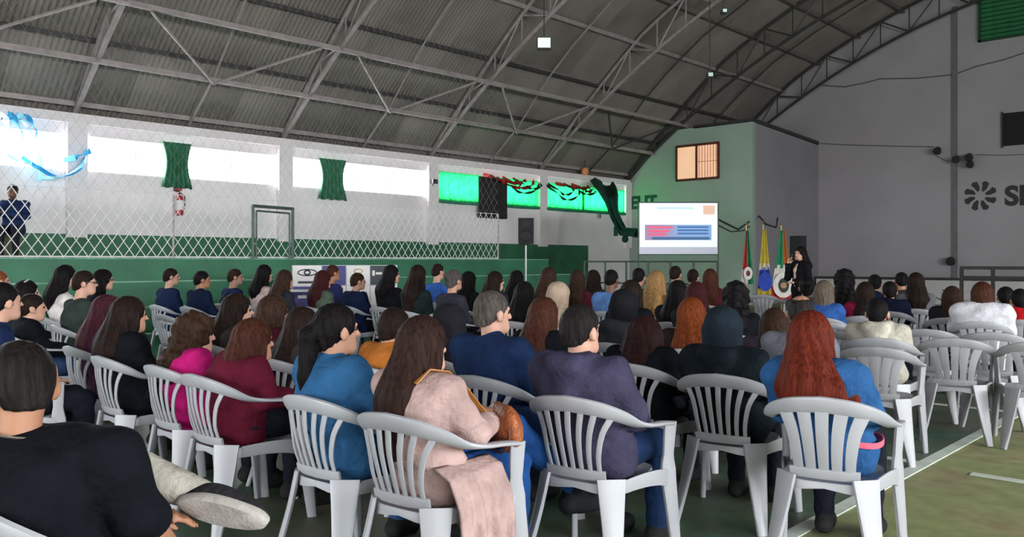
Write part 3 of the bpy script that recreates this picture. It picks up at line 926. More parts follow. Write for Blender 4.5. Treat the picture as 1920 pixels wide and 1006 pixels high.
wall_cable([(1530, 272), (1531, 330), (1527, 380), (1522, 440)], 0.02, 'vertical cable down the inner corner of the end wall', MC)
def wall_lamp(u, v, sz, label):
    x, z = gab(u, v)
    L = empty('wall_floodlight', (x, GABLE, z), label=label, cat='floodlight', group='floodlights on the end wall')
    MB().tube([(0, 0, 0), (0, -0.22, 0)], 0.02, 6).build('arm', M_STEELDK, L)
    hd = MB().lathe([(0.03, 0), (sz * 0.7, 0.03), (sz, 0.16), (sz, 0.2), (0.02, 0.19)], 14).mesh('lamp_head', True, 40)
    link('lamp_head', hd, L, (0, -0.22, -0.02), (math.pi * 0.72, 0, 0), M_STEELDK)
    return L
wall_lamp(1763, 278, 0.13, 'small dark floodlight at the end of the thin wall cable')
wall_lamp(1798, 294, 0.12, 'dark floodlight fixed to the wall joint')
wall_lamp(1822, 290, 0.13, 'upper dark floodlight right of the wall joint')
wall_lamp(1824, 303, 0.12, 'lower dark floodlight right of the wall joint')
wall_lamp(1522, 440, 0.13, 'dark floodlight low in the corner behind the presenter')
wall_lamp(1788, 483, 0.15, 'dark floodlight low on the wall joint above the plant')
bp0, bp1 = at(1800, 500, 24.0), at(1960, 503, 22.6)
be = empty('tube_barrier', (bp0.x, bp0.y, 0), math.atan2(bp1.y - bp0.y, bp1.x - bp0.x), label='dark metal barrier in front of the grey wall below the emblem', cat='barrier')
Lb = math.hypot(bp1.x - bp0.x, bp1.y - bp0.y)
for z in (1.25, 0.98):
    MB().box(0, Lb, -0.03, 0.03, z - 0.05, z + 0.04).build('rail', M_STEELDK, be)
for x in (0.04, Lb * 0.4, Lb - 0.04):
    MB().box(x - 0.045, x + 0.045, -0.035, 0.035, 0, 1.25).build('post', M_STEELDK, be)
pp = at(1782, 530, 20.0)
pl = empty('potted_plant', (pp.x, pp.y, 0), label='dark green potted plant in front of the end wall', cat='plant')
MB().lathe([(0.13, 0), (0.17, 0.3), (0.18, 0.32), (0.15, 0.32)], 14).build('pot', pm('clay_pot', (0.16, 0.08, 0.05), 0.8), pl, smooth=True)
ML = pm('dark_leaf', (0.012, 0.05, 0.022), 0.5, 0.3, 10)
for k in range(22):
    a = k * 2.4
    el = 0.5 + 0.9 * ((k * 37) % 10) / 10
    ln = 0.55 + 0.25 * ((k * 13) % 7) / 7
    pts = [(0, 0, 0.3)]
    for j in range(1, 6):
        t = j / 5
        pts.append((math.cos(a) * ln * t * math.cos(el) * (0.5 + 0.5 * t), math.sin(a) * ln * t * math.cos(el) * (0.5 + 0.5 * t), 0.3 + 0.9 * ln * math.sin(el) * t - 0.15 * t * t))
    MB().sweep(pts, (-math.sin(a), math.cos(a), 0), [0.02, 0.06, 0.08, 0.07, 0.04, 0.005], 0.006, 6).build('leaf', ML, pl, smooth=True)

# ------------------------------------------------------------------ roof lamps
def flood(u, v, Z, sz, bright, label):
    q = at(u, v, Z)
    L = empty('ceiling_floodlight', q, YAW, label=label, cat='floodlight', group='floodlights under the roof')
    top = roof_h(q.x) - q.z
    MB().tube([(0, 0, sz * 0.5), (0, 0, max(0.2, top))], 0.015, 5).build('hanger', M_STEELDK, L)
    MB().box(-sz, sz, -0.1, 0.12, -sz * 0.8, sz * 0.8).build('housing', M_STEELDK, L)
    MB().box(-sz * 0.88, sz * 0.88, -0.115, -0.1, -sz * 0.68, sz * 0.68).build('lens', emis('flood_lens_%d' % u, (0.75, 0.95, 0.92), bright), L)
flood(1020, 82, 20.5, 0.17, 0.7, 'lit square floodlight hanging from a roof truss')
flood(1331, 141, 23.0, 0.07, 0.15, 'dim small floodlight in the dark roof above the room')
flood(1357, 22, 20.0, 0.05, 0.15, 'tiny dim floodlight high up under the roof')

# ------------------------------------------------------------------ sponsor boards and table in front of the terrace
sb0, sb1 = at(548, 500, 13.9), at(745, 500, 14.6)
sb = empty('sponsor_board', (sb0.x, sb0.y, 0), math.atan2(sb1.y - sb0.y, sb1.x - sb0.x), label='white and blue sponsor board standing before the green terrace', cat='board')
Ls = math.hypot(sb1.x - sb0.x, sb1.y - sb0.y)
MB().box(0, Ls, 0, 0.03, 0.3, 1.36).build('backing', pm('board_backing', (0.5, 0.5, 0.52), 0.7), sb)
for x in (0.05, Ls * 0.5, Ls - 0.05):
    MB().tube([(x, 0.06, 0), (x, 0.06, 1.36)], 0.02, 6).build('post', M_STEELDK, sb)
BW = pm('board_white', (0.66, 0.64, 0.62), 0.6, 0.04)
BB = pm('board_blue', (0.05, 0.05, 0.19), 0.6, 0.1)
BD = pm('board_dark', (0.03, 0.045, 0.055), 0.6, 0.1)
cells = [(0, 0.27, 0, BW), (0.27, 0.50, 0, BB), (0.50, 0.73, 0, BW), (0.73, 0.90, 0, BD), (0.90, 1, 0, BW), (0, 0.27, 1, BB), (0.27, 0.5, 1, BW), (0.5, 0.73, 1, BW), (0.73, 1, 1, BW)]
for a, b, row, m in cells:
    z1 = 1.35 - row * 0.34
    MB().box(a * Ls + 0.008, b * Ls - 0.008, -0.012, 0, z1 - 0.325, z1).build('board_panel', m, sb)
BK = pm('board_print', (0.04, 0.045, 0.06), 0.6)
def ring(cx, cz, rx, rz, th, mat, name):
    mb = MB()
    n = 28
    pts = [(cx + rx * math.cos(2 * math.pi * i / n), -0.016, cz + rz * math.sin(2 * math.pi * i / n)) for i in range(n + 1)]
    mb.tube(pts, th, 4, False)
    return mb.build(name, mat, sb)
ring(0.135 * Ls, 1.24, 0.15, 0.05, 0.009, BK, 'printed_emblem')
ring(0.135 * Ls, 1.24, 0.045, 0.035, 0.012, BK, 'printed_emblem')
MB().box(0.05 * Ls, 0.22 * Ls, -0.016, -0.012, 1.06, 1.10).build('printed_line', BK, sb)
ring(0.615 * Ls, 1.26, 0.07, 0.035, 0.010, pm('board_gold', (0.5, 0.42, 0.2), 0.6), 'printed_emblem')
MB().box(0.75 * Ls, 0.775 * Ls, -0.016, -0.012, 1.18, 1.27).build('printed_mark', BW, sb)
MB().box(0.785 * Ls, 0.88 * Ls, -0.016, -0.012, 1.2, 1.24).build('printed_line', BW, sb)
MB().box(0.05 * Ls, 0.2 * Ls, -0.016, -0.012, 0.82, 0.87).build('printed_line', BW, sb)
MB().box(0.45 * Ls, 0.47 * Ls, -0.016, -0.012, 0.72, 0.98).build('printed_mark', BK, sb)
MB().box(0.53 * Ls, 0.70 * Ls, -0.016, -0.012, 0.86, 0.90).build('printed_line', BK, sb)
tq = at(566, 541, 13.2)
tb = empty('small_table', (tq.x, tq.y, 0), YAW, label='small white-topped table beside the sponsor board', cat='table')
MB().sweep([(-0.5, 0, 0.97), (0.5, 0, 0.97)], (0, 1, 0), 0.5, 0.03, 12, 6).build('tabletop', BW, tb)
for x in (-0.44, 0.44):
    for y in (-0.2, 0.2):
        MB().tube([(x, y, 0), (x, y, 0.96)], 0.018, 6).build('leg', M_STEEL, tb)


# ------------------------------------------------------------------ chairs
def catmull(ctrl, per=5):
    P_ = [np.array(c, float) for c in ctrl]
    P_ = [2 * P_[0] - P_[1]] + P_ + [2 * P_[-1] - P_[-2]]
    out = []
    for i in range(1, len(P_) - 2):
        for k in range(per):
            t = k / per
            a, b, c, d = P_[i - 1], P_[i], P_[i + 1], P_[i + 2]
            out.append(0.5 * ((2 * b) + (-a + c) * t + (2 * a - 5 * b + 4 * c - d) * t * t + (-a + 3 * b - 3 * c + d) * t ** 3))
    out.append(P_[-2])
    return out


# x, y, z, broad side direction (3), width, thickness
RIM = [(0.272, 0.215, 0.655, 1, 0, 0, 0.048, 0.022), (0.276, 0.10, 0.672, 1, 0, 0, 0.052, 0.022), (0.275, -0.02, 0.682, 1, 0, 0.1, 0.052, 0.022),
       (0.264, -0.12, 0.700, 0.9, -0.1, 0.35, 0.055, 0.024), (0.225, -0.205, 0.742, 0.55, -0.25, 0.8, 0.064, 0.026),
       (0.135, -0.268, 0.776, 0.22, -0.3, 0.92, 0.072, 0.028), (0.0, -0.290, 0.790, 0, -0.3, 0.95, 0.076, 0.028)]


def rim_at(x):
    x = abs(x)
    xs = [p[0] for p in RIM[3:]][::-1]
    return tuple(float(np.interp(x, xs, [p[k] for p in RIM[3:]][::-1])) for k in (1, 2))


def chair_meshes(style):
    parts = []
    full = catmull(RIM, 5)
    cut = 15
    arm = full[:cut + 2]
    back = full[cut:] + [np.array([-p[0], p[1], p[2], -p[3], p[4], p[5], p[6], p[7]]) for p in full[cut:-1]][::-1]
    def sw(pts, mirror=False):
        s = -1 if mirror else 1
        return MB().sweep([(s * p[0], p[1], p[2]) for p in pts], [(s * p[3], p[4], p[5]) for p in pts], [p[6] for p in pts], [p[7] for p in pts], 10, 3.2)
    bk = MB()
    wd = []
    for p in back:
        v = np.array(p[3:6])
        if p[0] < 0: v = np.array([p[3], p[4], p[5]])
        wd.append(tuple(v))
    bk.sweep([tuple(p[:3]) for p in back], wd, [p[6] for p in back], [p[7] for p in back], 10, 3.2)
    parts.append(('back_rim', bk.mesh('back_rim', True, 50)))
    parts.append(('armrest', sw(arm).mesh('armrest', True, 50)))
    parts.append(('armrest', sw(arm, True).mesh('armrest', True, 50)))
    # seat: dished rounded slab with a skirt
    mb = MB()
    n, rings = 28, [0.0, 0.35, 0.7, 0.92, 1.0]
    vsx, fs = [], []
    def ol(a, k):
        c, s = math.cos(a), math.sin(a)
        e = 2 / 3.6
        x = 0.222 * math.copysign(abs(c) ** e, c)
        y = 0.225 * math.copysign(abs(s) ** e, s)
        x *= 1 - 0.10 * (1 - (y + 0.225) / 0.45)
        return x * k, y * k
    for k in rings[1:]:
        for j in range(n):
            x, y = ol(2 * math.pi * j / n, k)
            vsx.append((x, y + 0.005, 0.437 - 0.022 * (1 - k * k) + (0.012 if y > 0 else -0.006) * k * abs(y) / 0.22))
    for (k, dz) in ((1.015, -0.012), (1.02, -0.055), (0.985, -0.055), (0.97, -0.018)):
        for j in range(n):
            x, y = ol(2 * math.pi * j / n, k)
            arch_ = 0.022 * max(0, 1 - abs(x) / 0.16) if dz < -0.03 else 0
            vsx.append((x, y + 0.005, 0.437 + dz + arch_))
    c0 = len(vsx)
    vsx += [(0, 0.005, 0.415), (0, 0.005, 0.402)]
    R = 8
    for j in range(n):
        k = (j + 1) % n
        fs.append((c0, j, k))
        for q in range(R - 1):
            fs.append((q * n + j, (q + 1) * n + j, (q + 1) * n + k, q * n + k))
        fs.append((c0 + 1, (R - 1) * n + k, (R - 1) * n + j))
    mb.add(vsx, fs)
    parts.append(('seat', mb.mesh('seat', True, 50)))
    nb = MB().sweep([(x, -0.203 - 0.02 * (1 - (x / 0.15) ** 2), 0.468) for x in np.linspace(-0.15, 0.15, 7)], (0, -0.25, 1), 0.05, 0.016, 8, 3)
    parts.append(('back_base', nb.mesh('back_base', True, 50)))
    if style == 0:
        ns, tw, bw, xt, xb = 7, 0.030, 0.020, 0.190, 0.125
    else:
        ns, tw, bw, xt, xb = 5, 0.062, 0.044, 0.165, 0.110
    for i in range(ns):
        f = -1 + 2 * i / (ns - 1)
        x1, x0 = f * xt, f * xb
        yr, zr = rim_at(x1)
        yb = -0.203 - 0.02 * (1 - (x0 / 0.15) ** 2)
        ctrl = [(x0, yb, 0.475), (x0 + (x1 - x0) * 0.12, yb - 0.028, 0.56), (x0 + (x1 - x0) * 0.42, (yb + yr) / 2 - 0.02, 0.66), (x1, yr + 0.006, zr - 0.018)]
        pts = catmull(ctrl, 3)
        ww = [bw + (tw - bw) * (k / (len(pts) - 1)) for k in range(len(pts))]
        parts.append(('slat', MB().sweep([tuple(p) for p in pts], (1, 0.25 * f, 0), ww, 0.010, 8, 3.5).mesh('slat', True, 50)))
    for s in (1, -1):
        pts = catmull([(0.272, 0.212, 0.662), (0.262, 0.214, 0.54), (0.258, 0.216, 0.43), (0.270, 0.240, 0.22), (0.282, 0.262, 0.0)], 3)
        ww = list(np.interp(np.linspace(0, 1, len(pts)), [0, 0.35, 0.5, 1], [0.070, 0.058, 0.085, 0.050]))
        parts.append(('leg', MB().sweep([(s * p[0], p[1], p[2]) for p in pts], (s * 0.45, 0.9, 0), ww, list(np.linspace(0.022, 0.030, len(pts))), 10, 4).mesh('leg', True, 50)))
        pts = catmull([(0.170, -0.190, 0.455), (0.190, -0.215, 0.30), (0.215, -0.250, 0.14), (0.238, -0.285, 0.0)], 3)
        ww = list(np.interp(np.linspace(0, 1, len(pts)), [0, 0.3, 1], [0.135, 0.110, 0.052]))
        parts.append(('leg', MB().sweep([(s * p[0], p[1], p[2]) for p in pts], (s * 0.72, 0.7, 0), ww, list(np.linspace(0.024, 0.032, len(pts))), 10, 4).mesh('leg', True, 50)))
        pts = catmull([(0.200, -0.12, 0.412), (0.232, 0.02, 0.418), (0.256, 0.13, 0.412), (0.262, 0.20, 0.395)], 3)
        parts.append(('apron', MB().sweep([(s * p[0], p[1], p[2]) for p in pts], (0, 0, 1), list(np.linspace(0.06, 0.085, len(pts))), 0.012, 8, 3).mesh('apron', True, 50)))
    return parts


CHAIR_PARTS = [chair_meshes(0), chair_meshes(1)]
CHAIRS = []


def chair(r, s, rot, label, style=0, mat=None, z=0.0, scale=1.0):
    c = empty('plastic_armchair', (r, s, z), rot, label=label, cat='chair', group='white plastic armchairs of the audience')
    c.scale = (scale,) * 3
    m = mat or M_PLASTIC
    rim = None
    for nm, me in CHAIR_PARTS[style]:
        o = link(nm, me, rim if nm == 'slat' else c, mat=m)
        if nm == 'back_rim': rim = o
    CHAIRS.append(c)
    return c


# ------------------------------------------------------------------ smooth bodies: distance fields turned into one surface
def surface_nets(D, lo, vox):
    ins = D < 0
    nx, ny, nz = D.shape
    cnt = np.zeros((nx - 1, ny - 1, nz - 1), np.int8)
    offs = [(a, b, c) for a in (0, 1) for b in (0, 1) for c in (0, 1)]
    for a, b, c in offs:
        cnt += ins[a:nx - 1 + a, b:ny - 1 + b, c:nz - 1 + c]
    mixed = (cnt > 0) & (cnt < 8)
    ix = np.argwhere(mixed)
    idx = np.full(mixed.shape, -1, np.int64)
    idx[mixed] = np.arange(len(ix))
    cv = np.stack([D[ix[:, 0] + a, ix[:, 1] + b, ix[:, 2] + c] for a, b, c in offs], 1)
    acc = np.zeros((len(ix), 3))
    num = np.zeros(len(ix))
    oa = np.array(offs, float)
    for i in range(8):
        for j in range(i + 1, 8):
            if np.abs(oa[i] - oa[j]).sum() != 1: continue
            va, vb = cv[:, i], cv[:, j]
            m = (va < 0) != (vb < 0)
            t = va[m] / (va[m] - vb[m])
            acc[m] += oa[i] + t[:, None] * (oa[j] - oa[i])
            num[m] += 1
    pos = (ix + acc / num[:, None]) * vox + np.array(lo)
    quads = []
    for ax in range(3):
        sl0 = [slice(1, -1)] * 3
        sl1 = [slice(1, -1)] * 3
        sl0[ax] = slice(0, -1)
        sl1[ax] = slice(1, None)
        s0, s1 = ins[tuple(sl0)], ins[tuple(sl1)]
        e = np.argwhere(s0 != s1)
        fl = s0[s0 != s1]
        e = e + np.array([0 if k == ax else 1 for k in range(3)])
        b_, c_ = (ax + 1) % 3, (ax + 2) % 3
        def cell(db, dc):
            q = e.copy()
            q[:, b_] -= db
            q[:, c_] -= dc
            return idx[q[:, 0], q[:, 1], q[:, 2]]
        q = np.stack([cell(1, 1), cell(0, 1), cell(0, 0), cell(1, 0)], 1)
        q[~fl] = q[~fl][:, ::-1]
        quads.append(q)
    return pos, np.vstack(quads)


def fast_mesh(name, pos, quads):
    me = bpy.data.meshes.new(name)
    me.vertices.add(len(pos))
    me.vertices.foreach_set('co', pos.astype(np.float32).ravel())
    me.loops.add(quads.size)
    me.loops.foreach_set('vertex_index', quads.astype(np.int32).ravel())
    me.polygons.add(len(quads))
    me.polygons.foreach_set('loop_start', np.arange(0, quads.size, 4, dtype=np.int32))
    me.polygons.foreach_set('use_smooth', np.ones(len(quads), bool))
    me.update()
    me.validate()
    return me


class Field:
    """union of soft capsules and ellipsoids on a grid, with carving"""
    def __init__(self, lo, hi, vox):
        self.lo, self.vox = np.array(lo, float), vox
        n = np.ceil((np.array(hi) - self.lo) / vox).astype(int) + 1
        self.n = n
        self.ax = [self.lo[k] + vox * np.arange(n[k]) for k in range(3)]
        self.D = np.full(tuple(n), 0.06)

    def block(self, a, b, m):
        i0 = np.clip(np.floor((np.array(a) - m - self.lo) / self.vox).astype(int), 0, self.n)
        i1 = np.clip(np.ceil((np.array(b) + m - self.lo) / self.vox).astype(int) + 1, 0, self.n)
        sl = tuple(slice(i0[k], i1[k]) for k in range(3))
        if any(i1[k] <= i0[k] for k in range(3)): return None, None
        G = np.meshgrid(*[self.ax[k][sl[k]] for k in range(3)], indexing='ij')
        return sl, G

    def mix(self, sl, d, k, op):
        A = self.D[sl]
        if op == 's':
            d = -d
            h = np.clip(0.5 + 0.5 * (d - A) / k, 0, 1)
            self.D[sl] = A * (1 - h) + d * h + k * h * (1 - h)
        else:
            h = np.clip(0.5 + 0.5 * (A - d) / k, 0, 1)
            self.D[sl] = A * (1 - h) + d * h - k * h * (1 - h)

    def cap(self, a, b, ra, rb, k=0.02, sq=(1, 1, 1), op='u'):
        a, b = np.array(a, float), np.array(b, float)
        m = max(ra, rb) * max(1, 1 / min(sq)) + k + 3 * self.vox
        sl, G = self.block(np.minimum(a, b), np.maximum(a, b), m)
        if sl is None: return self
        S = np.array(sq, float)
        ab = (b - a) * S
        px, py, pz = [(G[i] - a[i]) * S[i] for i in range(3)]
        t = np.clip((px * ab[0] + py * ab[1] + pz * ab[2]) / max(1e-9, ab.dot(ab)), 0, 1)
        d = np.sqrt((px - t * ab[0]) ** 2 + (py - t * ab[1]) ** 2 + (pz - t * ab[2]) ** 2) - (ra + (rb - ra) * t)
        self.mix(sl, d / max(S), k, op)
        return self

    def ell(self, c, r, k=0.02, op='u'):
        c, r = np.array(c, float), np.array(r, float)
        sl, G = self.block(c - r, c + r, k + 3 * self.vox)
        if sl is None: return self
        q = [(G[i] - c[i]) for i in range(3)]
        k0 = np.sqrt(sum((q[i] / r[i]) ** 2 for i in range(3)))
        k1 = np.sqrt(sum((q[i] / r[i] ** 2) ** 2 for i in range(3))) + 1e-9
        self.mix(sl, k0 * (k0 - 1) / k1, k, op)
        return self

    def plane(self, pt, nrm, k=0.01):
        """removes what lies on the side the normal points to"""
        nrm = np.array(nrm, float) / np.linalg.norm(nrm)
        G = np.meshgrid(*self.ax, indexing='ij')
        d = sum((G[i] - pt[i]) * nrm[i] for i in range(3))
        h = np.clip(0.5 + 0.5 * (d - self.D) / k, 0, 1)
        self.D = self.D * (1 - h) + d * h + k * h * (1 - h)
        return self

    def ripple(self, fn):
        G = np.meshgrid(*self.ax, indexing='ij')
        self.D = self.D + fn(*G)
        return self

    def mesh(self, name):
        self.D[0], self.D[-1] = 0.05, 0.05
        self.D[:, 0], self.D[:, -1] = 0.05, 0.05
        self.D[:, :, 0], self.D[:, :, -1] = 0.05, 0.05
        return fast_mesh(name, *surface_nets(self.D, self.lo, self.vox))


def rotz(p, a, c=(0, 0, 0)):
    x, y = p[0] - c[0], p[1] - c[1]
    return (c[0] + x * math.cos(a) - y * math.sin(a), c[1] + x * math.sin(a) + y * math.cos(a), p[2])


def seated(h=1.22, lean=0.0, side=0.0, yaw=0.0, pitch=0.0, w=1.0, **over):
    """joints of a seated figure facing +y, hips over the origin, floor at z = 0"""
    J = {}
    J['pelvis'] = (0, -0.02, 0.525)
    J['neck'] = (side * 0.72, -0.085 + lean * 0.72, 0.525 + (h - 0.525) * 0.625)
    J['head'] = (side, -0.035 + lean, h - 0.118)
    P_, N_ = np.array(J['pelvis']), np.array(J['neck'])
    J['waist'] = tuple(P_ + (N_ - P_) * 0.35 + np.array((0, -0.035, 0)))
    J['chest'] = tuple(P_ + (N_ - P_) * 0.70 + np.array((0, -0.030, 0)))
    for s, k in ((1, 'R'), (-1, 'L')):
        J['sh' + k] = (N_[0] + s * 0.170 * w, N_[1] - 0.005, N_[2] - 0.050)
        J['el' + k] = (s * 0.205 * w + side * 0.4, -0.015 + lean * 0.45, 0.525 + (h - 0.525) * 0.28)
        J['wr' + k] = (s * 0.115, 0.20 + lean * 0.15, 0.660)
        J['ha' + k] = (s * 0.085, 0.275 + lean * 0.15, 0.650)
        J['hip' + k] = (s * 0.088, -0.01, 0.528)
        J['kn' + k] = (s * 0.115, 0.40, 0.518)
        J['an' + k] = (s * 0.115, 0.385, 0.095)
        J['to' + k] = (s * 0.125, 0.530, 0.040)
    J['yaw'], J['pitch'], J['w'] = yaw, pitch, w
    J.update(over)
    return J


def lo_hi(J, m=0.16):
    pts = np.array([v for k, v in J.items() if k not in ('yaw', 'pitch', 'w')])
    lo, hi = pts.min(0) - m, pts.max(0) + m
    lo[2] = min(lo[2], -0.02)
    return lo, hi


def head_prims(f, J, fine=False):
    c, a, pt = np.array(J['head']), J['yaw'], J['pitch']
    cp, sp = math.cos(pt), math.sin(pt)
    def T(p):
        x, y, z = p
        y, z = y * cp - z * sp, y * sp + z * cp
        q = rotz((x, y, z), a)
        return (c[0] + q[0], c[1] + q[1], c[2] + q[2])
    f.ell(T((0, -0.012, 0.026)), (0.078, 0.094, 0.090), 0.01)
    f.ell(T((0, 0.022, -0.035)), (0.062, 0.066, 0.080), 0.03)
    f.cap(T((-0.02, 0.060, -0.085)), T((0.02, 0.060, -0.085)), 0.027, 0.027, 0.03)
    f.cap(T((0, 0.088, 0.012)), T((0, 0.106, -0.024)), 0.009, 0.014, 0.012)
    f.cap(T((-0.035, 0.078, 0.026)), T((0.035, 0.078, 0.026)), 0.010, 0.010, 0.012)
    for s in (1, -1):
        f.ell(T((s * 0.083, -0.006, -0.012)), (0.013, 0.023, 0.034), 0.008)
        if fine:
            f.ell(T((s * 0.030, 0.092, 0.006)), (0.014, 0.010, 0.009), 0.008, 's')
    f.cap(T((-0.018, 0.082, -0.055)), T((0.018, 0.082, -0.055)), 0.009, 0.009, 0.01)
    n = np.array(J['neck'])
    f.cap(T((0, -0.022, -0.055)), n + np.array((0, 0.005, 0.015)), 0.050, 0.056, 0.025)
    return T


def hand(f, wrist, tip, up=(0, 0, 1), side=1, curl=0.35):
    """a palm with four fingers of different lengths and a thumb"""
    wv, tv = np.array(wrist, float), np.array(tip, float)
    d = tv - wv
    L = np.linalg.norm(d) + 1e-9
    d = d / L
    up = np.array(up, float)
    lat = np.cross(d, up)
    lat /= np.linalg.norm(lat) + 1e-9
    up = np.cross(lat, d)
    lat = lat * side
    pc = wv + d * 0.045
    f.cap(pc - lat * 0.018, pc + lat * 0.018, 0.024, 0.024, 0.015)
    pk = wv + d * 0.085
    f.cap(pk - lat * 0.026, pk + lat * 0.026, 0.015, 0.015, 0.012)
    for i, ln in enumerate((0.066, 0.076, 0.070, 0.052)):
        b = pk + lat * (0.029 - 0.019 * i)
        m = b + d * ln * 0.5 - up * ln * curl * 0.25
        e = m + d * ln * 0.42 - up * ln * curl * 0.75
        f.cap(b, m, 0.0095, 0.0088, 0.003)
        f.cap(m, e, 0.0088, 0.0075, 0.003)
    b = wv + d * 0.03 + lat * 0.030
    m = b + d * 0.030 + lat * 0.024 - up * 0.010
    f.cap(b, m, 0.013, 0.011, 0.006)
    f.cap(m, m + d * 0.032 + lat * 0.004 - up * 0.010, 0.0105, 0.0085, 0.003)


def torso_prims(f, J, g, w):
    P_, W_, C_, N_ = [np.array(J[k]) for k in ('pelvis', 'waist', 'chest', 'neck')]
    x = np.array((1.0, 0, 0))
    f.cap(P_ - x * 0.075 * w, P_ + x * 0.075 * w, 0.100 + g, 0.100 + g, 0.02)
    f.cap(P_, W_, 0.098 + g, 0.094 + g, 0.04)
    f.cap(W_ - x * 0.055 * w, W_ + x * 0.055 * w, 0.092 + g, 0.092 + g, 0.06)
    f.cap(W_, C_, 0.094 + g, 0.098 + g, 0.05)
    f.cap(C_ - x * 0.080 * w, C_ + x * 0.080 * w, 0.098 + g, 0.098 + g, 0.06)
    a, b = np.array(J['shR']), np.array(J['shL'])
    f.cap(a, b, 0.056 + g, 0.056 + g, 0.05)
    f.cap(C_, N_ - np.array((0, 0, 0.05)), 0.080 + g, 0.052 + g, 0.04)


def arm_prims(f, J, g, end=1.0):
    for k in 'RL':
        s, e, wv = [np.array(J[q + k]) for q in ('sh', 'el', 'wr')]
        f.cap(s, e, 0.052 + g, 0.042 + g, 0.025)
        f.cap(e, e + (wv - e) * end, 0.042 + g, 0.030 + g, 0.015)


def leg_prims(f, J, g, k=0.02):
    for q in 'RL':
        h_, n, a = [np.array(J[x + q]) for x in ('hip', 'kn', 'an')]
        f.cap(h_, n, 0.080 + g, 0.058 + g, 0.012)
        c = n + (a - n) * 0.35
        f.cap(n, c, 0.056 + g, 0.054 + g, 0.015)
        f.cap(c, a, 0.054 + g, 0.036 + g, 0.015)


def foot_prims(f, J, g, q):
    a, t = np.array(J['an' + q]), np.array(J['to' + q])
    d = t - a
    dn = np.linalg.norm(d)
    f.cap(a, a + (t - a) * 0.25, 0.036 + g, 0.036 + g, 0.01)
    hl = a + np.array((0, 0, 0)) - d / dn * 0.03
    if abs(d[2]) < dn * 0.75:
        hl[2] = min(a[2], t[2] + 0.012)
    f.cap(hl, t, 0.038 + g, 0.032 + g, 0.02)
    f.cap((hl + t) / 2, t, 0.036 + g, 0.036 + g, 0.02)


def body_mesh(J, vox=0.014, fine=False, hands=True):
    lo, hi = lo_hi(J)
    hi[2] = J['head'][2] + 0.15
    f = Field(lo, hi, vox)
    torso_prims(f, J, 0.0, J['w'])
    arm_prims(f, J, 0.0)
    leg_prims(f, J, 0.0)
    for q in 'RL':
        foot_prims(f, J, 0.0, q)
    head_prims(f, J, fine)
    for s, q in ((-1, 'R'), (1, 'L')):
        hand(f, J['wr' + q], J['ha' + q], side=s, curl=J.get('curl' + q, (0.35, 0, 0))[0] if isinstance(J.get('curl' + q), tuple) else 0.35)
    return f.mesh('body')


def jacket_mesh(J, vox=0.014, g=0.020, hood=False, collar=True, sleeve=1.0, skirt=0.0, amp=0.006, extra=None, cuff=0.0):
    lo, hi = lo_hi(J, 0.2)
    hi[2] = J['head'][2] + 0.1
    f = Field(lo, hi, vox)
    torso_prims(f, J, g, J['w'])
    arm_prims(f, J, g * 0.8 + 0.004, sleeve)
    N_ = np.array(J['neck'])
    if collar:
        f.cap(N_ + np.array((0, 0.0, -0.03)), N_ + np.array((0, 0.010, 0.006)), 0.074, 0.064, 0.02)
    if hood:
        for sg in (-1, 1):
            f.cap(N_ + np.array((sg * 0.082, 0.0, 0.012)), N_ + np.array((sg * 0.05, -0.125, 0.0)), 0.036, 0.046, 0.02)
        f.cap(N_ + np.array((-0.05, -0.125, 0.0)), N_ + np.array((0.05, -0.125, 0.0)), 0.048, 0.048, 0.02)
        f.cap(N_ + np.array((0, -0.140, -0.02)), N_ + np.array((0, -0.150, -0.13)), 0.062, 0.036, 0.03, (0.75, 1.3, 1))
    if skirt:
        for s in (1, -1):
            f.cap((s * 0.10, -0.05, 0.53), (s * 0.13, 0.08 + skirt, 0.545), 0.105, 0.085, 0.04)
    if extra: extra(f)
    ph = rng.uniform(0, 6, 6)
    f.ripple(lambda x, y, z: amp * (np.sin(33 * z + 15 * x + 7 * y + ph[0]) * 0.7 + np.sin(30 * x - 46 * z + 12 * y + ph[1]) * 0.5))
    return f.mesh('jacket')


def trouser_mesh(J, vox=0.014, g=0.012, amp=0.003):
    lo, hi = lo_hi(J, 0.14)
    hi[2] = max(J['pelvis'][2] + 0.2, max(J['knR'][2], J['knL'][2]) + 0.14)
    f = Field(lo, hi, vox)
    P_ = np.array(J['pelvis'])
    f.cap(P_ - np.array((0.075, 0, 0)), P_ + np.array((0.075, 0, 0)), 0.100 + g, 0.100 + g, 0.02)
    leg_prims(f, J, g)
    f.ripple(lambda x, y, z: amp * (np.sin(60 * z + 25 * y) + np.sin(45 * y - 38 * x) * 0.7))
    return f.mesh('trousers')


def shoe_mesh(J, q, vox=0.012):
    pts = np.array([J['an' + q], J['to' + q]])
    f = Field(pts.min(0) - 0.12, pts.max(0) + 0.12, vox)
    foot_prims(f, J, 0.010, q)
    a, t = pts
    if abs((t - a)[2]) < np.linalg.norm(t - a) * 0.75 and t[2] < 0.08:
        f.plane((0, 0, 0.004), (0, 0, -1), 0.006)
        f.plane((0, 0, a[2] + 0.03), (0, 0, 1), 0.01)
    return f.mesh('shoe')


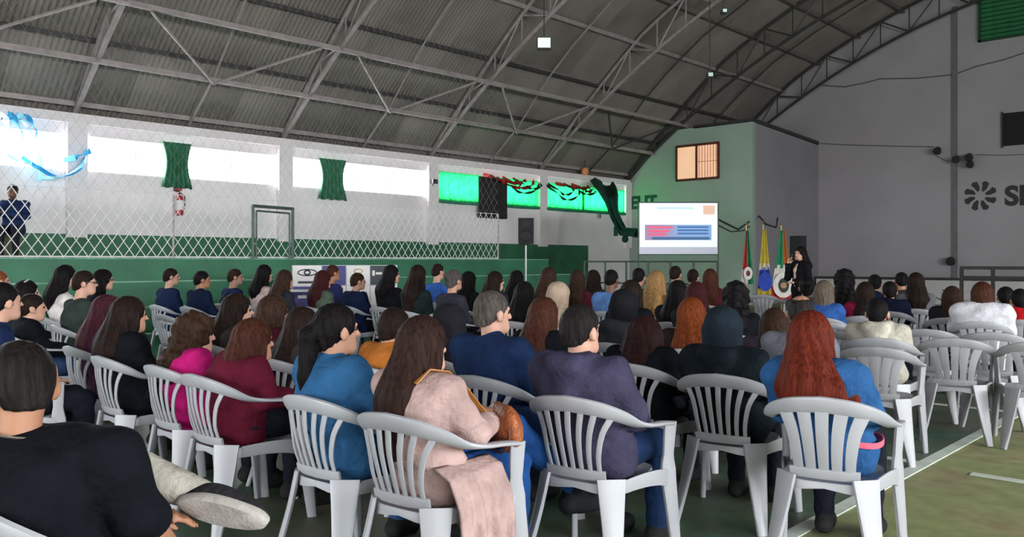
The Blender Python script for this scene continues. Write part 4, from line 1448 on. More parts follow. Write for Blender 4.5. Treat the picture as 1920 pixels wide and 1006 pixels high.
def hair_mesh(kind, vox=0.012, length=0.40, wide=1.0, amp=0.0035, flare=0.0):
    """hair around a head centred on the origin and looking along +y"""
    L = length
    f = Field((-0.22, -0.32, -0.18 - L), (0.22 + max(0, flare), 0.16, 0.18), vox)
    if kind == 'hood':
        f.ell((0, -0.015, 0.03), (0.108, 0.125, 0.125), 0.01)
        f.cap((0, -0.03, -0.03), (0, -0.05, -0.16), 0.105, 0.11, 0.03, (0.95, 1.05, 1))
        f.ell((0, 0.13, -0.03), (0.075, 0.10, 0.10), 0.02, 's')
        f.ripple(lambda x, y, z: 0.003 * np.sin(50 * z + 20 * x))
        return f.mesh('hood')
    big = {'short': 0.0, 'bald': -0.003, 'long': 0.006, 'pony': 0.003, 'bun': 0.003, 'curly': 0.022, 'afro': 0.032, 'bob': 0.012}[kind]
    f.ell((0, -0.016, 0.030), (0.086 + big, 0.101 + big, 0.098 + big), 0.008)
    f.cap((0, -0.055, -0.02), (0, -0.060, -0.075), 0.066 + big, 0.050 + big, 0.02)
    if kind in ('short', 'bald'):
        f.plane((0, 0.085, 0.052), (0, 0.80, -0.92), 0.012)
        f.plane((0, -0.05, -0.062), (0, 0.2, -1), 0.012)
        if kind == 'bald':
            f.ell((0, -0.005, 0.115), (0.062, 0.085, 0.055), 0.01, 's')
        for s in (1, -1):
            f.cap((s * 0.077, 0.012, 0.02), (s * 0.077, 0.012, -0.02), 0.010, 0.008, 0.008)
    else:
        f.ell((0, 0.098, -0.045), (0.068, 0.062, 0.105), 0.016, 's')
        if kind in ('long', 'curly', 'afro'):
            w = 0.095 * wide
            f.cap((0, -0.050, 0.0), (0, -0.105, -0.13), w, w * 1.02, 0.03, (1, 1.25, 1))
            f.cap((0, -0.105, -0.13), (0, -0.160, -0.22), w * 1.02, w * 1.08, 0.03, (0.95, 1.5, 1))
            f.cap((0, -0.160, -0.22), (flare * 0.5, -0.175, -0.10 - L), w * 1.08, w * 0.60 + abs(flare) * 0.3, 0.03, (0.9, 1.9, 1))
            if flare:
                f.cap((flare * 0.3, -0.13, -0.15), (flare * 1.35, -0.12, -0.12 - L), 0.075, 0.035, 0.03, (0.9, 1.5, 1))
            for s in (1, -1):
                f.cap((s * 0.074, 0.004, 0.02), (s * 0.092 * wide, -0.02, -0.14), 0.026, 0.026, 0.02)
                f.cap((s * 0.092 * wide, -0.03, -0.14), (s * 0.085 * wide, -0.140, -0.22), 0.030, 0.030, 0.03)
                f.cap((s * 0.085 * wide, -0.140, -0.22), (s * 0.065 * wide, -0.170, -0.08 - L * 0.85), 0.032, 0.020, 0.03)
        elif kind == 'bob':
            f.cap((0, -0.045, 0.0), (0, -0.055, -0.12), 0.098, 0.095, 0.03, (1, 1.2, 1))
            for s in (1, -1):
                f.cap((s * 0.078, 0.0, 0.02), (s * 0.088, 0.0, -0.12), 0.026, 0.024, 0.02)
        elif kind == 'pony':
            f.plane((0, 0.0, -0.07), (0, 0.25, -1), 0.02)
            f.cap((0, -0.100, 0.03), (0, -0.155, -0.02), 0.034, 0.036, 0.015)
            f.cap((0, -0.155, -0.02), (0, -0.150, -0.20), 0.038, 0.048, 0.02)
            f.cap((0, -0.150, -0.20), (0, -0.140, -0.10 - L), 0.048, 0.018, 0.02)
        elif kind == 'bun':
            f.plane((0, 0.0, -0.07), (0, 0.25, -1), 0.02)
            f.ell((0, -0.115, 0.055), (0.048, 0.045, 0.048), 0.012)
    if kind in ('curly', 'afro'):
        f.ripple(lambda x, y, z: 0.009 * (np.sin(75 * x + 30 * z) * np.sin(68 * y + 20 * z) + 0.7 * np.sin(80 * z + 40 * y)))
    else:
        f.ripple(lambda x, y, z: amp * np.sin(np.arctan2(x, -(y - 0.01)) * 19 + 9 * z + 1.5 * np.sin(14 * z)) * (1 if kind != 'short' else 0.5))
    return f.mesh('hair')


# ------------------------------------------------------------------ cloth, skin and hair colours
def cloth(c):
    nm = 'cloth_%02d_%02d_%02d' % tuple(int(x * 250) for x in c)
    return pm(nm, c, 0.92, 0.25, 9, 0.5, 40, spec=0.06)


def hair_mat(c):
    nm = 'hair_%03d_%03d_%03d' % tuple(int(x * 999) for x in c)
    return pm(nm, tuple(x * 0.35 for x in c), 0.55, 0.5, 26, 0.5, 40, stretch=(3, 3, 0.35), spec=0.06, col2=tuple(min(1, x * 0.95) for x in c))


def skin(i=0):
    c = [(0.46, 0.24, 0.16), (0.36, 0.17, 0.10), (0.52, 0.29, 0.21), (0.17, 0.08, 0.05)][i]
    return pm('skin_%d' % i, c, 0.55, 0.06, 12, spec=0.35)


BLK, DBR, BRN, RBR, AUB, PLU, BLO, GRY, MAR = (0.011, 0.009, 0.010), (0.024, 0.014, 0.011), (0.050, 0.026, 0.017), (0.075, 0.026, 0.016), (0.20, 0.045, 0.012), (0.075, 0.020, 0.030), (0.36, 0.20, 0.075), (0.15, 0.135, 0.12), (0.06, 0.014, 0.016)
_cache = {}


def cached(key, fn):
    if key not in _cache:
        _cache[key] = fn()
    return _cache[key]


HQ = [1.10, 1.16, 1.22, 1.28, 1.34, 1.40]
PERSONS = []


_eye = MB().lathe([(0.0015, -0.011), (0.0085, -0.0065), (0.011, 0.0), (0.0085, 0.0065), (0.0015, 0.011)], 8).mesh('eye', True, 180)
M_EYE = pm('dark_eye', (0.02, 0.014, 0.012), 0.2, 0.2, 20)


def dress(p, J, body, jacket, trousers, shoes, hair, top, legs, skin_i, hair_c, top_name='jacket', shoe_c=(0.02, 0.02, 0.02), hair_name='hair', hair_rot=None, hmat=None):
    link('body', body, p, mat=skin(skin_i))
    link(top_name, jacket, p, mat=cloth(top))
    if trousers: link('trousers', trousers, p, mat=cloth(legs))
    for sm in shoes:
        link('shoe', sm, p, mat=cloth(shoe_c))
    Rh = Matrix.Rotation(J['yaw'], 3, 'Z') @ Matrix.Rotation(J['pitch'], 3, 'X')
    for sg in (-1, 1):
        link('eye', _eye, p, Vector(J['head']) + Rh @ Vector((sg * 0.029, 0.079, 0.006)), mat=M_EYE)
    if hair:
        link(hair_name, hair, p, J['head'], hair_rot or (J['pitch'], 0, J['yaw']), hmat or hair_mat(hair_c))


def seat_person(r, s, h, rot, hair, hair_c, top, label, yaw=0.0, lean=0.0, side=0.0, legs=(0.012, 0.014, 0.022), skin_i=0, hood=False, w=1.0, length=0.36, top_name='jacket', custom=False, vox=0.015, wide=1.0, bulk=0.020, pitch=0.0, flare=0.0):
    hq = h if custom else min(HQ, key=lambda q: abs(q - h))
    if hair in ('long', 'curly', 'afro'):
        length = round(max(0.10, min(length, hq - 0.118 - 0.10 - 0.80)), 2)
    key = (round(hq, 2), round(lean, 2), round(side, 2), round(yaw, 2), round(w, 2), round(pitch, 2))
    J = seated(hq, lean, side, yaw, pitch, w)
    body = cached(('b', key, vox), lambda: body_mesh(J, vox))
    kj = (key[0], key[1], key[2], key[4], hood, bulk)
    jk = cached(('j', kj, vox), lambda: jacket_mesh(J, vox, bulk, hood))
    kt = 'std'
    tr = cached(('t', kt), lambda: trouser_mesh(seated(), 0.015))
    sh_ = [cached(('s', q), lambda q=q: shoe_mesh(seated(), q)) for q in 'RL']
    hm = cached(('h', hair, round(length, 2), round(wide, 2), vox < 0.012, flare), lambda: hair_mesh(hair, 0.009 if vox < 0.012 else 0.013, length, wide, flare=flare)) if hair else None
    p = empty('person', (r, s, 0.0), rot, label=label, cat='person', group='seated audience')
    p.scale = (1, 1, h / hq)
    dress(p, J, body, jk, tr, sh_, hm, top, legs, skin_i, hair_c, top_name, hair_name='hood' if hair == 'hood' else 'hair', hmat=cloth(hair_c) if hair == 'hood' else None)
    PERSONS.append(p)
    return p, J


# ------------------------------------------------------------------ the audience
R_ = math.radians
NAVY, CHAR, BLACKC, DGREEN, WINE, PLUM_, CREAM, GREYC, DENIM = (0.010, 0.018, 0.055), (0.022, 0.024, 0.030), (0.007, 0.008, 0.011), (0.030, 0.042, 0.036), (0.060, 0.010, 0.018), (0.055, 0.022, 0.048), (0.62, 0.58, 0.50), (0.11, 0.11, 0.12), (0.035, 0.12, 0.28)
# u, v of the crown, distance, hair, hair colour, top colour, yaw deg, lean, skin, hood, label, short name for the chair
CROWD = [
    (8, 531, 5.40, 'short', BLK, NAVY, 12, 0.0, 2, False, 'dark-haired person in navy, cut by the left picture edge', 'person in navy at the left picture edge', 0.1),
    (62, 552, 7.30, 'short', DBR, BLACKC, -8, -0.04, 2, False, 'person in black leaning back behind the navy one at the left edge', 'person in black leaning back near the left edge', 0.1),
    (52, 527, 8.28, 'long', BLK, CHAR, -10, 0.0, 2, False, 'black-haired woman with hair clip, behind the leaning person in black', 'black-haired woman with hair clip', 0.3),
    (0, 508, 10.5, 'short', (0.30, 0.09, 0.03), (0.35, 0.12, 0.05), 0, 0.0, 2, False, 'ginger-haired person at the extreme left edge by the terrace', 'ginger-haired person at the left edge', 0.1),
    (160, 508, 8.23, 'short', DBR, DGREEN, -20, 0.03, 2, False, 'man with glasses in a grey-green jacket', 'man with glasses in the grey-green jacket', 0.1),
    (125, 498, 9.40, 'long', BLK, (0.62, 0.58, 0.56), -14, 0.0, 2, False, 'long-haired woman in a white coat before the terrace', 'woman in the white coat before the terrace', 0.3),
    (195, 507, 10.0, 'bob', BLK, BLACKC, -25, 0.05, 2, False, 'dark-haired woman in black beyond the man with glasses', 'woman in black beyond the man with glasses', 0.1),
    (322, 503, 12.0, 'short', DBR, NAVY, -20, 0.0, 2, False, 'short-haired man in navy, first of three by the terrace', 'first of the three navy-jacketed men', 0.1),
    (380, 508, 11.6, 'short', BLK, (0.008, 0.014, 0.04), -20, 0.0, 1, False, 'black-haired man in navy, middle of three by the terrace', 'middle of the three navy-jacketed men', 0.1),
    (442, 504, 12.2, 'short', BRN, (0.014, 0.022, 0.07), -20, 0.0, 2, False, 'brown-haired man in navy, last of three by the terrace', 'last of the three navy-jacketed men', 0.1),
    (497, 497, 11.9, 'long', BLK, (0.55, 0.42, 0.40), -5, 0.0, 2, False, 'black-haired woman in pale pink beside the gate frame', 'woman in pale pink below the gate frame', 0.2),
    (535, 507, 11.02, 'long', BRN, CHAR, 0, 0.0, 0, False, 'brown-haired woman in charcoal left of the sponsor board', 'brown-haired woman left of the sponsor board', 0.3),
    (607, 508, 11.47, 'long', MAR, (0.075, 0.10, 0.075), 0, 0.0, 0, False, 'maroon-haired woman in an olive top before the sponsor board', 'maroon-haired woman before the sponsor board', 0.35),
    (625, 497, 13.0, 'short', RBR, (0.025, 0.03, 0.10), -10, 0.0, 1, False, 'short-haired person in blue right against the sponsor board', 'person in blue against the sponsor board', 0.1),
    (672, 512, 11.92, 'short', BRN, NAVY, -18, 0.03, 2, False, 'brown-haired boy in navy before the white board panel', 'boy in navy before the sponsor board', 0.1),
    (735, 498, 11.5, 'long', BLK, BLACKC, -20, 0.0, 2, False, 'woman with long black hair at the end of the sponsor board', 'woman in black at the end of the sponsor board', 0.35),
    (785, 498, 10.5, 'long', DBR, (0.012, 0.022, 0.020), 5, 0.0, 0, False, 'woman with long brown hair in a dark green coat', 'long-haired woman in the dark green coat', 0.4),
    (822, 490, 13.0, 'short', DBR, (0.04, 0.12, 0.42), -15, 0.0, 2, False, 'man in a bright blue jacket sitting far back by the terrace', 'man in the bright blue jacket', 0.1),
    (852, 507, 10.0, 'bun', (0.11, 0.09, 0.085), (0.030, 0.030, 0.040), 0, 0.0, 0, False, 'grey-haired woman with her hair up in a slate jacket', 'grey-haired woman in the slate jacket', 0.1),
    (880, 510, 11.28, 'long', BLK, (0.010, 0.016, 0.014), 5, 0.0, 0, False, 'black-haired woman just beyond the grey-haired woman', 'black-haired woman beyond the grey-haired one', 0.3),
    (930, 510, 10.82, 'long', DBR, CHAR, -25, 0.0, 2, False, 'woman in profile left of the loudspeaker pole', 'woman in profile by the loudspeaker pole', 0.3),
    (970, 508, 12.0, 'long', BLK, BLACKC, 0, 0.0, 0, False, 'black-haired woman sitting under the loudspeaker', 'black-haired woman under the loudspeaker', 0.25),
    (1030, 503, 10.83, 'long', BRN, (0.55, 0.40, 0.38), 5, 0.0, 2, False, 'brown-haired woman in a pale pink coat right of the loudspeaker', 'woman in pale pink right of the loudspeaker', 0.3),
    (1048, 533, 8.25, 'hood', (0.36, 0.27, 0.20), (0.36, 0.27, 0.20), 0, 0.02, 2, True, 'person under a beige hood in the middle rows', 'person under the beige hood', 0.1),
    (1083, 507, 11.27, 'long', BRN, WINE, 8, 0.0, 0, False, 'brown-haired woman in wine red right of the pale pink coat', 'brown-haired woman in wine red', 0.3),
    (1113, 507, 12.0, 'long', DBR, CHAR, 8, 0.0, 0, False, 'dark long-haired woman left of the man in light blue', 'long-haired woman by the man in light blue', 0.3),
    (1147, 506, 10.5, 'short', BLK, (0.10, 0.20, 0.45), 5, 0.0, 3, False, 'close-cropped man in a light blue shirt', 'man in the light blue shirt', 0.1),
    (1198, 503, 11.5, 'short', BLK, (0.07, 0.045, 0.03), 15, 0.04, 1, False, 'man in brown looking down below the screen corner', 'man in brown below the screen corner', 0.1),
    (1232, 509, 9.50, 'long', BLO, (0.17, 0.09, 0.035), 5, 0.0, 2, False, 'woman with long blonde hair in a tan coat', 'blonde woman in the tan coat', 0.42),
    (1267, 499, 12.39, 'short', DBR, GREYC, 5, 0.0, 0, False, 'short-haired person in a grey collar under the screen', 'short-haired person in grey under the screen', 0.1),
    (1272, 527, 8.65, 'long', BLK, BLACKC, 5, 0.0, 0, False, 'woman with long black hair right of the blonde woman', 'black-haired woman beside the blonde one', 0.4),
    (1300, 505, 12.86, 'short', DBR, (0.015, 0.03, 0.12), 5, 0.0, 0, False, 'person in royal blue under the right screen corner', 'person in royal blue under the screen', 0.1),
    (1332, 505, 11.96, 'long', RBR, MAR, 8, 0.0, 0, False, 'woman with long russet hair left of the flags', 'russet-haired woman left of the flags', 0.3),
    (1306, 530, 8.05, 'long', MAR, CHAR, 8, 0.0, 0, False, 'woman with dark maroon hair behind the black-haired woman', 'woman with dark maroon hair', 0.35),
    (1185, 527, 7.70, 'long', DBR, BLACKC, 5, 0.0, 0, False, 'dark-haired woman in black below the light blue shirt', 'woman in black below the light blue shirt', 0.4),
    (985, 530, 8.75, 'long', BLK, BLACKC, 0, 0.0, 0, False, 'black-haired woman left of the beige hood', 'black-haired woman left of the beige hood', 0.3),
    (1172, 549, 6.48, 'hood', (0.010, 0.010, 0.013), CHAR, 5, 0.0, 0, True, 'person in a black hood behind the man in the purple hoodie', 'person in the black hood', 0.1),
    (1022, 560, 5.80, 'long', RBR, BLACKC, 0, 0.0, 0, False, 'woman with dark reddish hair between the two short-haired men', 'reddish-haired woman between the two men', 0.42),
    (742, 578, 5.09, 'short', DBR, (0.45, 0.15, 0.03), 5, 0.0, 0, False, 'short-haired person in orange hidden behind the woman in pale pink', 'person hidden behind the woman in pale pink', 0.1),
    (845, 577, 5.61, 'hood', (0.014, 0.014, 0.018), (0.016, 0.016, 0.022), 0, 0.0, 0, True, 'person in a dark hood left of the navy-jacketed man', 'person in the dark hood by the navy man', 0.1),
    (447, 553, 6.40, 'long', DBR, (0.045, 0.035, 0.035), -22, 0.0, 2, False, 'long-haired woman looking aside above the magenta top', 'woman looking aside above the magenta top', 0.4),
    (515, 555, 5.95, 'long', BRN, WINE, 0, 0.0, 0, False, 'brown-haired woman right behind the burgundy coat', 'brown-haired woman behind the burgundy coat', 0.4),
    (570, 578, 5.45, 'long', DBR, (0.04, 0.03, 0.032), 0, 0.0, 0, False, 'dark-haired woman left of the denim jacket', 'dark-haired woman left of the denim jacket', 0.4),
    (1297, 560, 6.05, 'long', AUB, (0.020, 0.014, 0.014), 8, 0.0, 2, False, 'woman with auburn hair behind the dark hooded person', 'auburn-haired woman', 0.30),
    (1380, 533, 7.30, 'curly', BLK, BLACKC, 15, 0.03, 0, False, 'broad person with curly black hair in a black coat', 'curly-haired person in the black coat', 0.2),
    (1502, 553, 5.49, 'bald', (0.03, 0.026, 0.024), (0.13, 0.135, 0.16), 8, 0.0, 1, False, 'balding man in grey behind the red-haired woman', 'balding man in grey', 0.1),
    (1452, 580, 6.08, 'long', BRN, (0.075, 0.055, 0.085), 10, 0.0, 0, False, 'brown-haired woman in mauve beside the balding man', 'brown-haired woman in mauve', 0.3),
    (1545, 528, 9.38, 'bob', (0.17, 0.13, 0.10), (0.03, 0.09, 0.30), 10, 0.0, 2, False, 'ash-haired woman in a blue jacket below the presenter', 'ash-haired woman in blue', 0.1),
    (1583, 510, 10.21, 'afro', BLK, BLACKC, 10, 0.0, 1, False, 'person with big curly black hair near the end wall', 'person with big curly black hair', 0.12),
    (1622, 530, 9.61, 'long', DBR, (0.22, 0.012, 0.045), 10, 0.0, 0, False, 'dark-haired woman in a crimson top near the end wall', 'woman in the crimson top', 0.25),
    (1640, 515, 11.56, 'short', BLK, NAVY, 10, 0.0, 1, False, 'short-haired man in navy beyond the crimson top', 'man in navy beyond the crimson top', 0.1),
    (1668, 528, 10.5, 'short', BLK, (0.008, 0.010, 0.026), 12, 0.02, 1, False, 'man in midnight blue right of the crimson top', 'man in midnight blue', 0.1),
    (1690, 511, 12.0, 'short', BLK, CHAR, 10, 0.0, 1, False, 'short-haired person farthest along the end wall', 'short-haired person by the end wall', 0.1),
    (1717, 512, 11.04, 'long', DBR, GREYC, 10, 0.0, 0, False, 'long-haired woman in grey near the end wall', 'long-haired woman in grey by the end wall', 0.35),
    (1785, 538, 9.32, 'long', BRN, CHAR, 10, 0.0, 0, False, 'brown-haired woman left of the white puffer jacket', 'brown-haired woman left of the puffer jacket', 0.32),
    (1885, 538, 9.60, 'short', BLK, BLACKC, 12, 0.0, 0, False, 'dark-haired person between the white and red jackets', 'person between the white and red jackets', 0.1),
    (1912, 542, 9.00, 'short', BLK, (0.50, 0.012, 0.015), 12, 0.0, 0, False, 'person in a bright red jacket at the right edge', 'person in the bright red jacket', 0.1),
    (1513, 520, 9.97, 'bun', BLK, (0.05, 0.05, 0.052), 10, 0.0, 0, False, 'black-haired woman directly below the presenter', 'black-haired woman below the presenter', 0.1),
]


def phi(u):
    return R_(float(np.interp(u, [0, 700, 1050, 1500, 1920], [-2, 2, 6, 13, 15])))


for i, (u, v, Z, hk, hc, tc_, yw, ln, sk, hd, lb, short, hlen) in enumerate(CROWD):
    q = at(u, v, Z)
    rot = phi(u) + R_(((i * 37) % 9) - 4)
    fwd = Vector((-math.sin(rot), math.cos(rot), 0))
    base = q - fwd * (ln - 0.035)
    yq = round((yw) / 12.0) * 12
    lg_ = [(0.012, 0.014, 0.022), (0.03, 0.06, 0.14), (0.02, 0.02, 0.022), (0.05, 0.07, 0.12)][i % 4]
    seat_person(base.x, base.y, min(1.38, q.z), rot, hk, hc, tc_, lb, R_(yq), ln, 0.0, lg_, sk, hd, 0.95 if hk in ('short', 'bald') else 0.88, hlen)
    pers = PERSONS[-1]
    hb = [c for c in pers.children if c.name.startswith('hair') or c.name.startswith('hood')][0]
    if 'man with glasses' in lb:
        Mg_ = pm('glasses_frame', (0.02, 0.02, 0.022), 0.3)
        for sg in (-1, 1):
            MB().tube([(sg * 0.031 + 0.021 * math.cos(a), 0.098, 0.006 + 0.016 * math.sin(a)) for a in np.linspace(0, 2 * math.pi, 15)], 0.003, 5, False).build('glasses_rim', Mg_, pers, hb.location, hb.rotation_euler)
            MB().tube([(sg * 0.052, 0.096, 0.010), (sg * 0.080, 0.05, 0.012), (sg * 0.086, -0.01, 0.008)], 0.003, 5).build('glasses_temple', Mg_, pers, hb.location, hb.rotation_euler)
    if 'hair clip' in lb:
        MB().sweep([(0.06, -0.03, 0.112), (0.03, 0.0, 0.132), (0.0, 0.01, 0.138)], (0, 1, 0), 0.02, 0.008, 6).build('hair_clip', M_PLASTIC, pers, hb.location, hb.rotation_euler)
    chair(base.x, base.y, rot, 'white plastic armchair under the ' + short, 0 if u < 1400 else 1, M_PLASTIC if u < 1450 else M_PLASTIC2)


# people of the nearest rows, each with a chair whose place the photograph shows
def rim_place(u, v, rot, h=0.825):
    q = at(u, v, (CAMH - h) * FPX / (v - V0))
    return q.x - math.sin(rot) * 0.29, q.y + math.cos(rot) * 0.29


def front(ruv, hu, hv, rot, hk, hc, top, label, short, yaw=0, hlen=0.4, style=0, vox=0.011, shift=0.0, **kw):
    r, s = rim_place(ruv[0], ruv[1], R_(rot))
    Z = -SA * r + CA * s
    q = at(hu, hv, Z)
    rot = R_(rot)
    d = q - Vector((r, s, 0))
    fw, rt = Vector((-math.sin(rot), math.cos(rot), 0)), Vector((math.cos(rot), math.sin(rot), 0))
    flare_ = kw.get('flare', 0)
    if shift:
        r, s = r + fw.x * shift, s + fw.y * shift
        d = q - Vector((r, s, 0))
    lean = max(-0.03 if flare_ else -0.12, min(0.16, d.dot(fw) + 0.035))
    side = max(-0.10, min(0.10, d.dot(rt)))
    p, J = seat_person(r, s, q.z, rot, hk, hc, top, label, R_(yaw), lean, side, length=hlen, custom=True, vox=vox, **kw)
    chair(r - fw.x * shift, s - fw.y * shift, rot, 'white plastic armchair under the ' + short, style)
    return p, J


front((130, 648), 205, 555, 0, 'long', PLU, PLUM_, 'woman with plum-dyed hair in a plum jacket', 'woman with plum-dyed hair', hlen=0.34, skin_i=2, w=0.9, vox=0.013)
front((185, 666), 245, 558, 0, 'long', DBR, BLACKC, 'woman with long dark hair in a black coat, left rows', 'long-haired woman in the black coat', hlen=0.46, w=0.9, wide=1.1, vox=0.013)
front((288, 683), 368, 592, 0, 'curly', BRN, (0.42, 0.012, 0.14), 'woman with wavy brown hair in a magenta top', 'woman in the magenta top', hlen=0.36, w=0.88, yaw=-8, vox=0.012, skin_i=2)
front((362, 700), 478, 600, 0, 'long', RBR, (0.10, 0.010, 0.024), 'woman with brown hair in a burgundy coat', 'woman in the burgundy coat', hlen=0.36, w=0.92, wide=1.05, bulk=0.026)
front((568, 740), 633, 572, 3, 'pony', BLK, (0.026, 0.098, 0.215), 'woman with a long black ponytail in a denim jacket', 'woman in the denim jacket', yaw=-12, hlen=0.36, w=0.95, skin_i=0, legs=(0.03, 0.08, 0.2), bulk=0.026, vox=0.010)
front((890, 703), 925, 547, 2, 'short', (0.10, 0.085, 0.075), (0.012, 0.026, 0.075), 'broad grey-haired man in a navy jacket', 'grey-haired man in the navy jacket', yaw=-16, w=1.12, skin_i=2, bulk=0.034, vox=0.010)
front((1062, 741), 1090, 573, 8, 'short', (0.020, 0.017, 0.016), (0.045, 0.040, 0.075), 'man with cropped dark hair in a purple-grey hoodie', 'man in the purple-grey hoodie', yaw=-12, w=1.06, skin_i=2, hood=True, bulk=0.030, legs=(0.012, 0.028, 0.075), vox=0.010, top_name='hoodie')
front((1170, 679), 1213, 596, 6, 'long', (0.034, 0.014, 0.013), BLACKC, 'woman with dark hair and black coat right of the hoodie', 'woman in black right of the hoodie', hlen=0.34, w=0.95, wide=1.25, bulk=0.03)
front((1345, 700), 1357, 583, 10, 'hood', (0.012, 0.018, 0.026), (0.008, 0.012, 0.016), 'person in a dark slate hood and black coat', 'person in the dark slate hood', w=1.0, hood=True, bulk=0.034)
front((1645, 632), 1645, 560, 12, 'short', BLK, (0.46, 0.43, 0.36), 'dark-haired man in a cream hooded sweater', 'man in the cream sweater', style=1, skin_i=0, hood=True, vox=0.013)
front((1838, 602), 1842, 531, 13, 'bob', RBR, (0.58, 0.58, 0.62), 'brown-haired woman in a white puffer jacket', 'woman in the white puffer jacket', style=1, bulk=0.055, vox=0.013, w=1.1)
rw_, Jr = front((1540, 743), 1490, 588, 13, 'long', (0.15, 0.024, 0.012), (0.024, 0.085, 0.22), 'woman with long red hair in a blue denim jacket', 'woman with long red hair', hlen=0.15, shift=0.08, flare=0.15, w=0.95, wide=1.05, style=1, bulk=0.03, vox=0.010)
MB().sweep([(0.215 * math.cos(a), -0.02 + 0.150 * math.sin(a), 0.585 + 0.01 * math.sin(3 * a)) for a in np.linspace(-1.9, 0.9, 16)], (0, 0, 1), 0.030, 0.008, 6).build('waist_strap', pm('pink_strap', (0.62, 0.10, 0.16), 0.7), rw_, smooth=True)



def figure(J, loc, rot, label, group, vox, jacket_kw, legs, top, skin_i, hair, hair_c, hair_kw=None, top_name='jacket', shoe_c=(0.02, 0.02, 0.02), shoes=True, fine=True, tvox=0.012, cat='person', hair_rot=None):
    p = empty('person', loc, rot, label=label, cat=cat, group=group)
    dress(p, J, body_mesh(J, vox, fine), jacket_mesh(J, max(vox, 0.010), **jacket_kw), trouser_mesh(J, tvox), [shoe_mesh(J, q, 0.010) for q in 'RL'] if shoes else [], hair_mesh(hair, 0.009, **(hair_kw or {})), top, legs, skin_i, hair_c, top_name, shoe_c, hair_rot=hair_rot)
    return p


# --- woman in the pale pink coat with the round leather bag
rot = R_(6)
r, s = rim_place(725, 773, rot)
Zp = -SA * r + CA * s
q = at(762, 597, Zp)
J = seated(q.z, 0.02, -0.05, R_(-6), 0.0, 0.94,
           knR=(0.115, 0.41, 0.520), anR=(0.125, 0.40, 0.095), toR=(0.135, 0.55, 0.040),
           knL=(0.05, 0.47, 0.650), anL=(0.165, 0.80, 0.34), toL=(0.205, 0.93, 0.235),
           elR=(0.225, -0.02, 0.735), wrR=(0.150, 0.165, 0.735), haR=(0.085, 0.235, 0.775), elL=(-0.22, 0.0, 0.72), wrL=(-0.02, 0.21, 0.70), haL=(0.055, 0.235, 0.715))
pk = figure(J, (r, s, 0), rot, 'woman in a pale pink coat holding a round leather bag', 'seated audience', 0.008, dict(g=0.022, collar=True, amp=0.006), (0.014, 0.058, 0.20), (0.42, 0.29, 0.27), 2, 'long', (0.040, 0.020, 0.016), dict(length=0.30, wide=0.98), 'coat', (0.014, 0.016, 0.018))
chair(r, s, rot, 'white plastic armchair under the woman in the pale pink coat')
def tail_fn(a, b):
    y = -0.175 + 0.335 * a
    path = [(0.15, 0.60), (0.225, 0.57), (0.275, 0.47), (0.290, 0.36), (0.292, 0.16)]
    t = b * 4
    i = min(int(t), 3)
    x = path[i][0] + (path[i + 1][0] - path[i][0]) * (t - i)
    z = path[i][1] + (path[i + 1][1] - path[i][1]) * (t - i)
    return (x + b * (0.014 * math.sin(a * 21) + 0.008 * math.sin(a * 37 + 3 * b)), y + 0.02 * b * math.sin(5 * a), z + b * (0.02 * math.sin(a * 9) - 0.03 * (1 - a)))
MB().grid(tail_fn, 44, 20).build('coat_tail', cloth((0.42, 0.29, 0.27)), pk, smooth=True, angle=180, solid=0.012)
M_LEATHER = pm('brown_leather', (0.27, 0.075, 0.022), 0.45, 0.25, 14, 0.6, 40)
bl = Matrix.Rotation(rot, 3, 'Z') @ Vector((0.165, 0.265, 0.60))
bag = empty('leather_bag', (r + bl.x, s + bl.y, bl.z), rot - 0.55, label='round brown leather bag on the lap of the woman in pink', cat='bag')
fb = Field((-0.17, -0.12, -0.03), (0.17, 0.12, 0.27), 0.009)
fb.cap((-0.055, 0, 0.10), (0.055, 0, 0.10), 0.095, 0.095, 0.02, (1, 2.0, 1))
fb.ripple(lambda x, y, z: 0.003 * np.sin(60 * x + 50 * z))
link('pouch', fb.mesh('pouch'), bag, mat=M_LEATHER)
fb = Field((-0.17, -0.12, 0.0), (0.17, 0.12, 0.27), 0.009)
fb.cap((-0.055, -0.012, 0.105), (0.055, -0.012, 0.105), 0.100, 0.100, 0.02, (1, 2.0, 1))
fb.plane((0, 0, 0.075), (0, 0, -1), 0.008)
fb.plane((0, 0.005, 0), (0, 1, 0), 0.008)
link('flap', fb.mesh('flap'), bag, mat=pm('brown_leather_flap', (0.32, 0.09, 0.028), 0.45, 0.3, 18, 0.7, 45))
MB().tube([(0.10 * math.cos(a) * 1.55, -0.04, 0.10 + 0.10 * math.sin(a)) for a in np.linspace(-2.8, 0.2, 14)], 0.006, 5).build('piping', pm('dark_leather', (0.12, 0.035, 0.012), 0.5), bag, smooth=True)
Mi = (Matrix.Translation(bag.location) @ Matrix.Rotation(rot - 0.55, 4, 'Z')).inverted() @ (Matrix.Translation((r, s, 0)) @ Matrix.Rotation(rot, 4, 'Z'))
MB().sweep([Mi @ Vector(v_) for v_ in [(0.045, -0.175, 0.93), (0.07, -0.115, 0.982), (0.10, -0.04, 0.965), (0.125, 0.035, 0.90), (0.145, 0.11, 0.81), (0.155, 0.20, 0.73)]], Mi.to_3x3() @ Vector((1, 0.2, 0.3)), 0.026, 0.007, 6).build('strap', pm('tan_strap', (0.42, 0.17, 0.04), 0.5), bag, smooth=True)

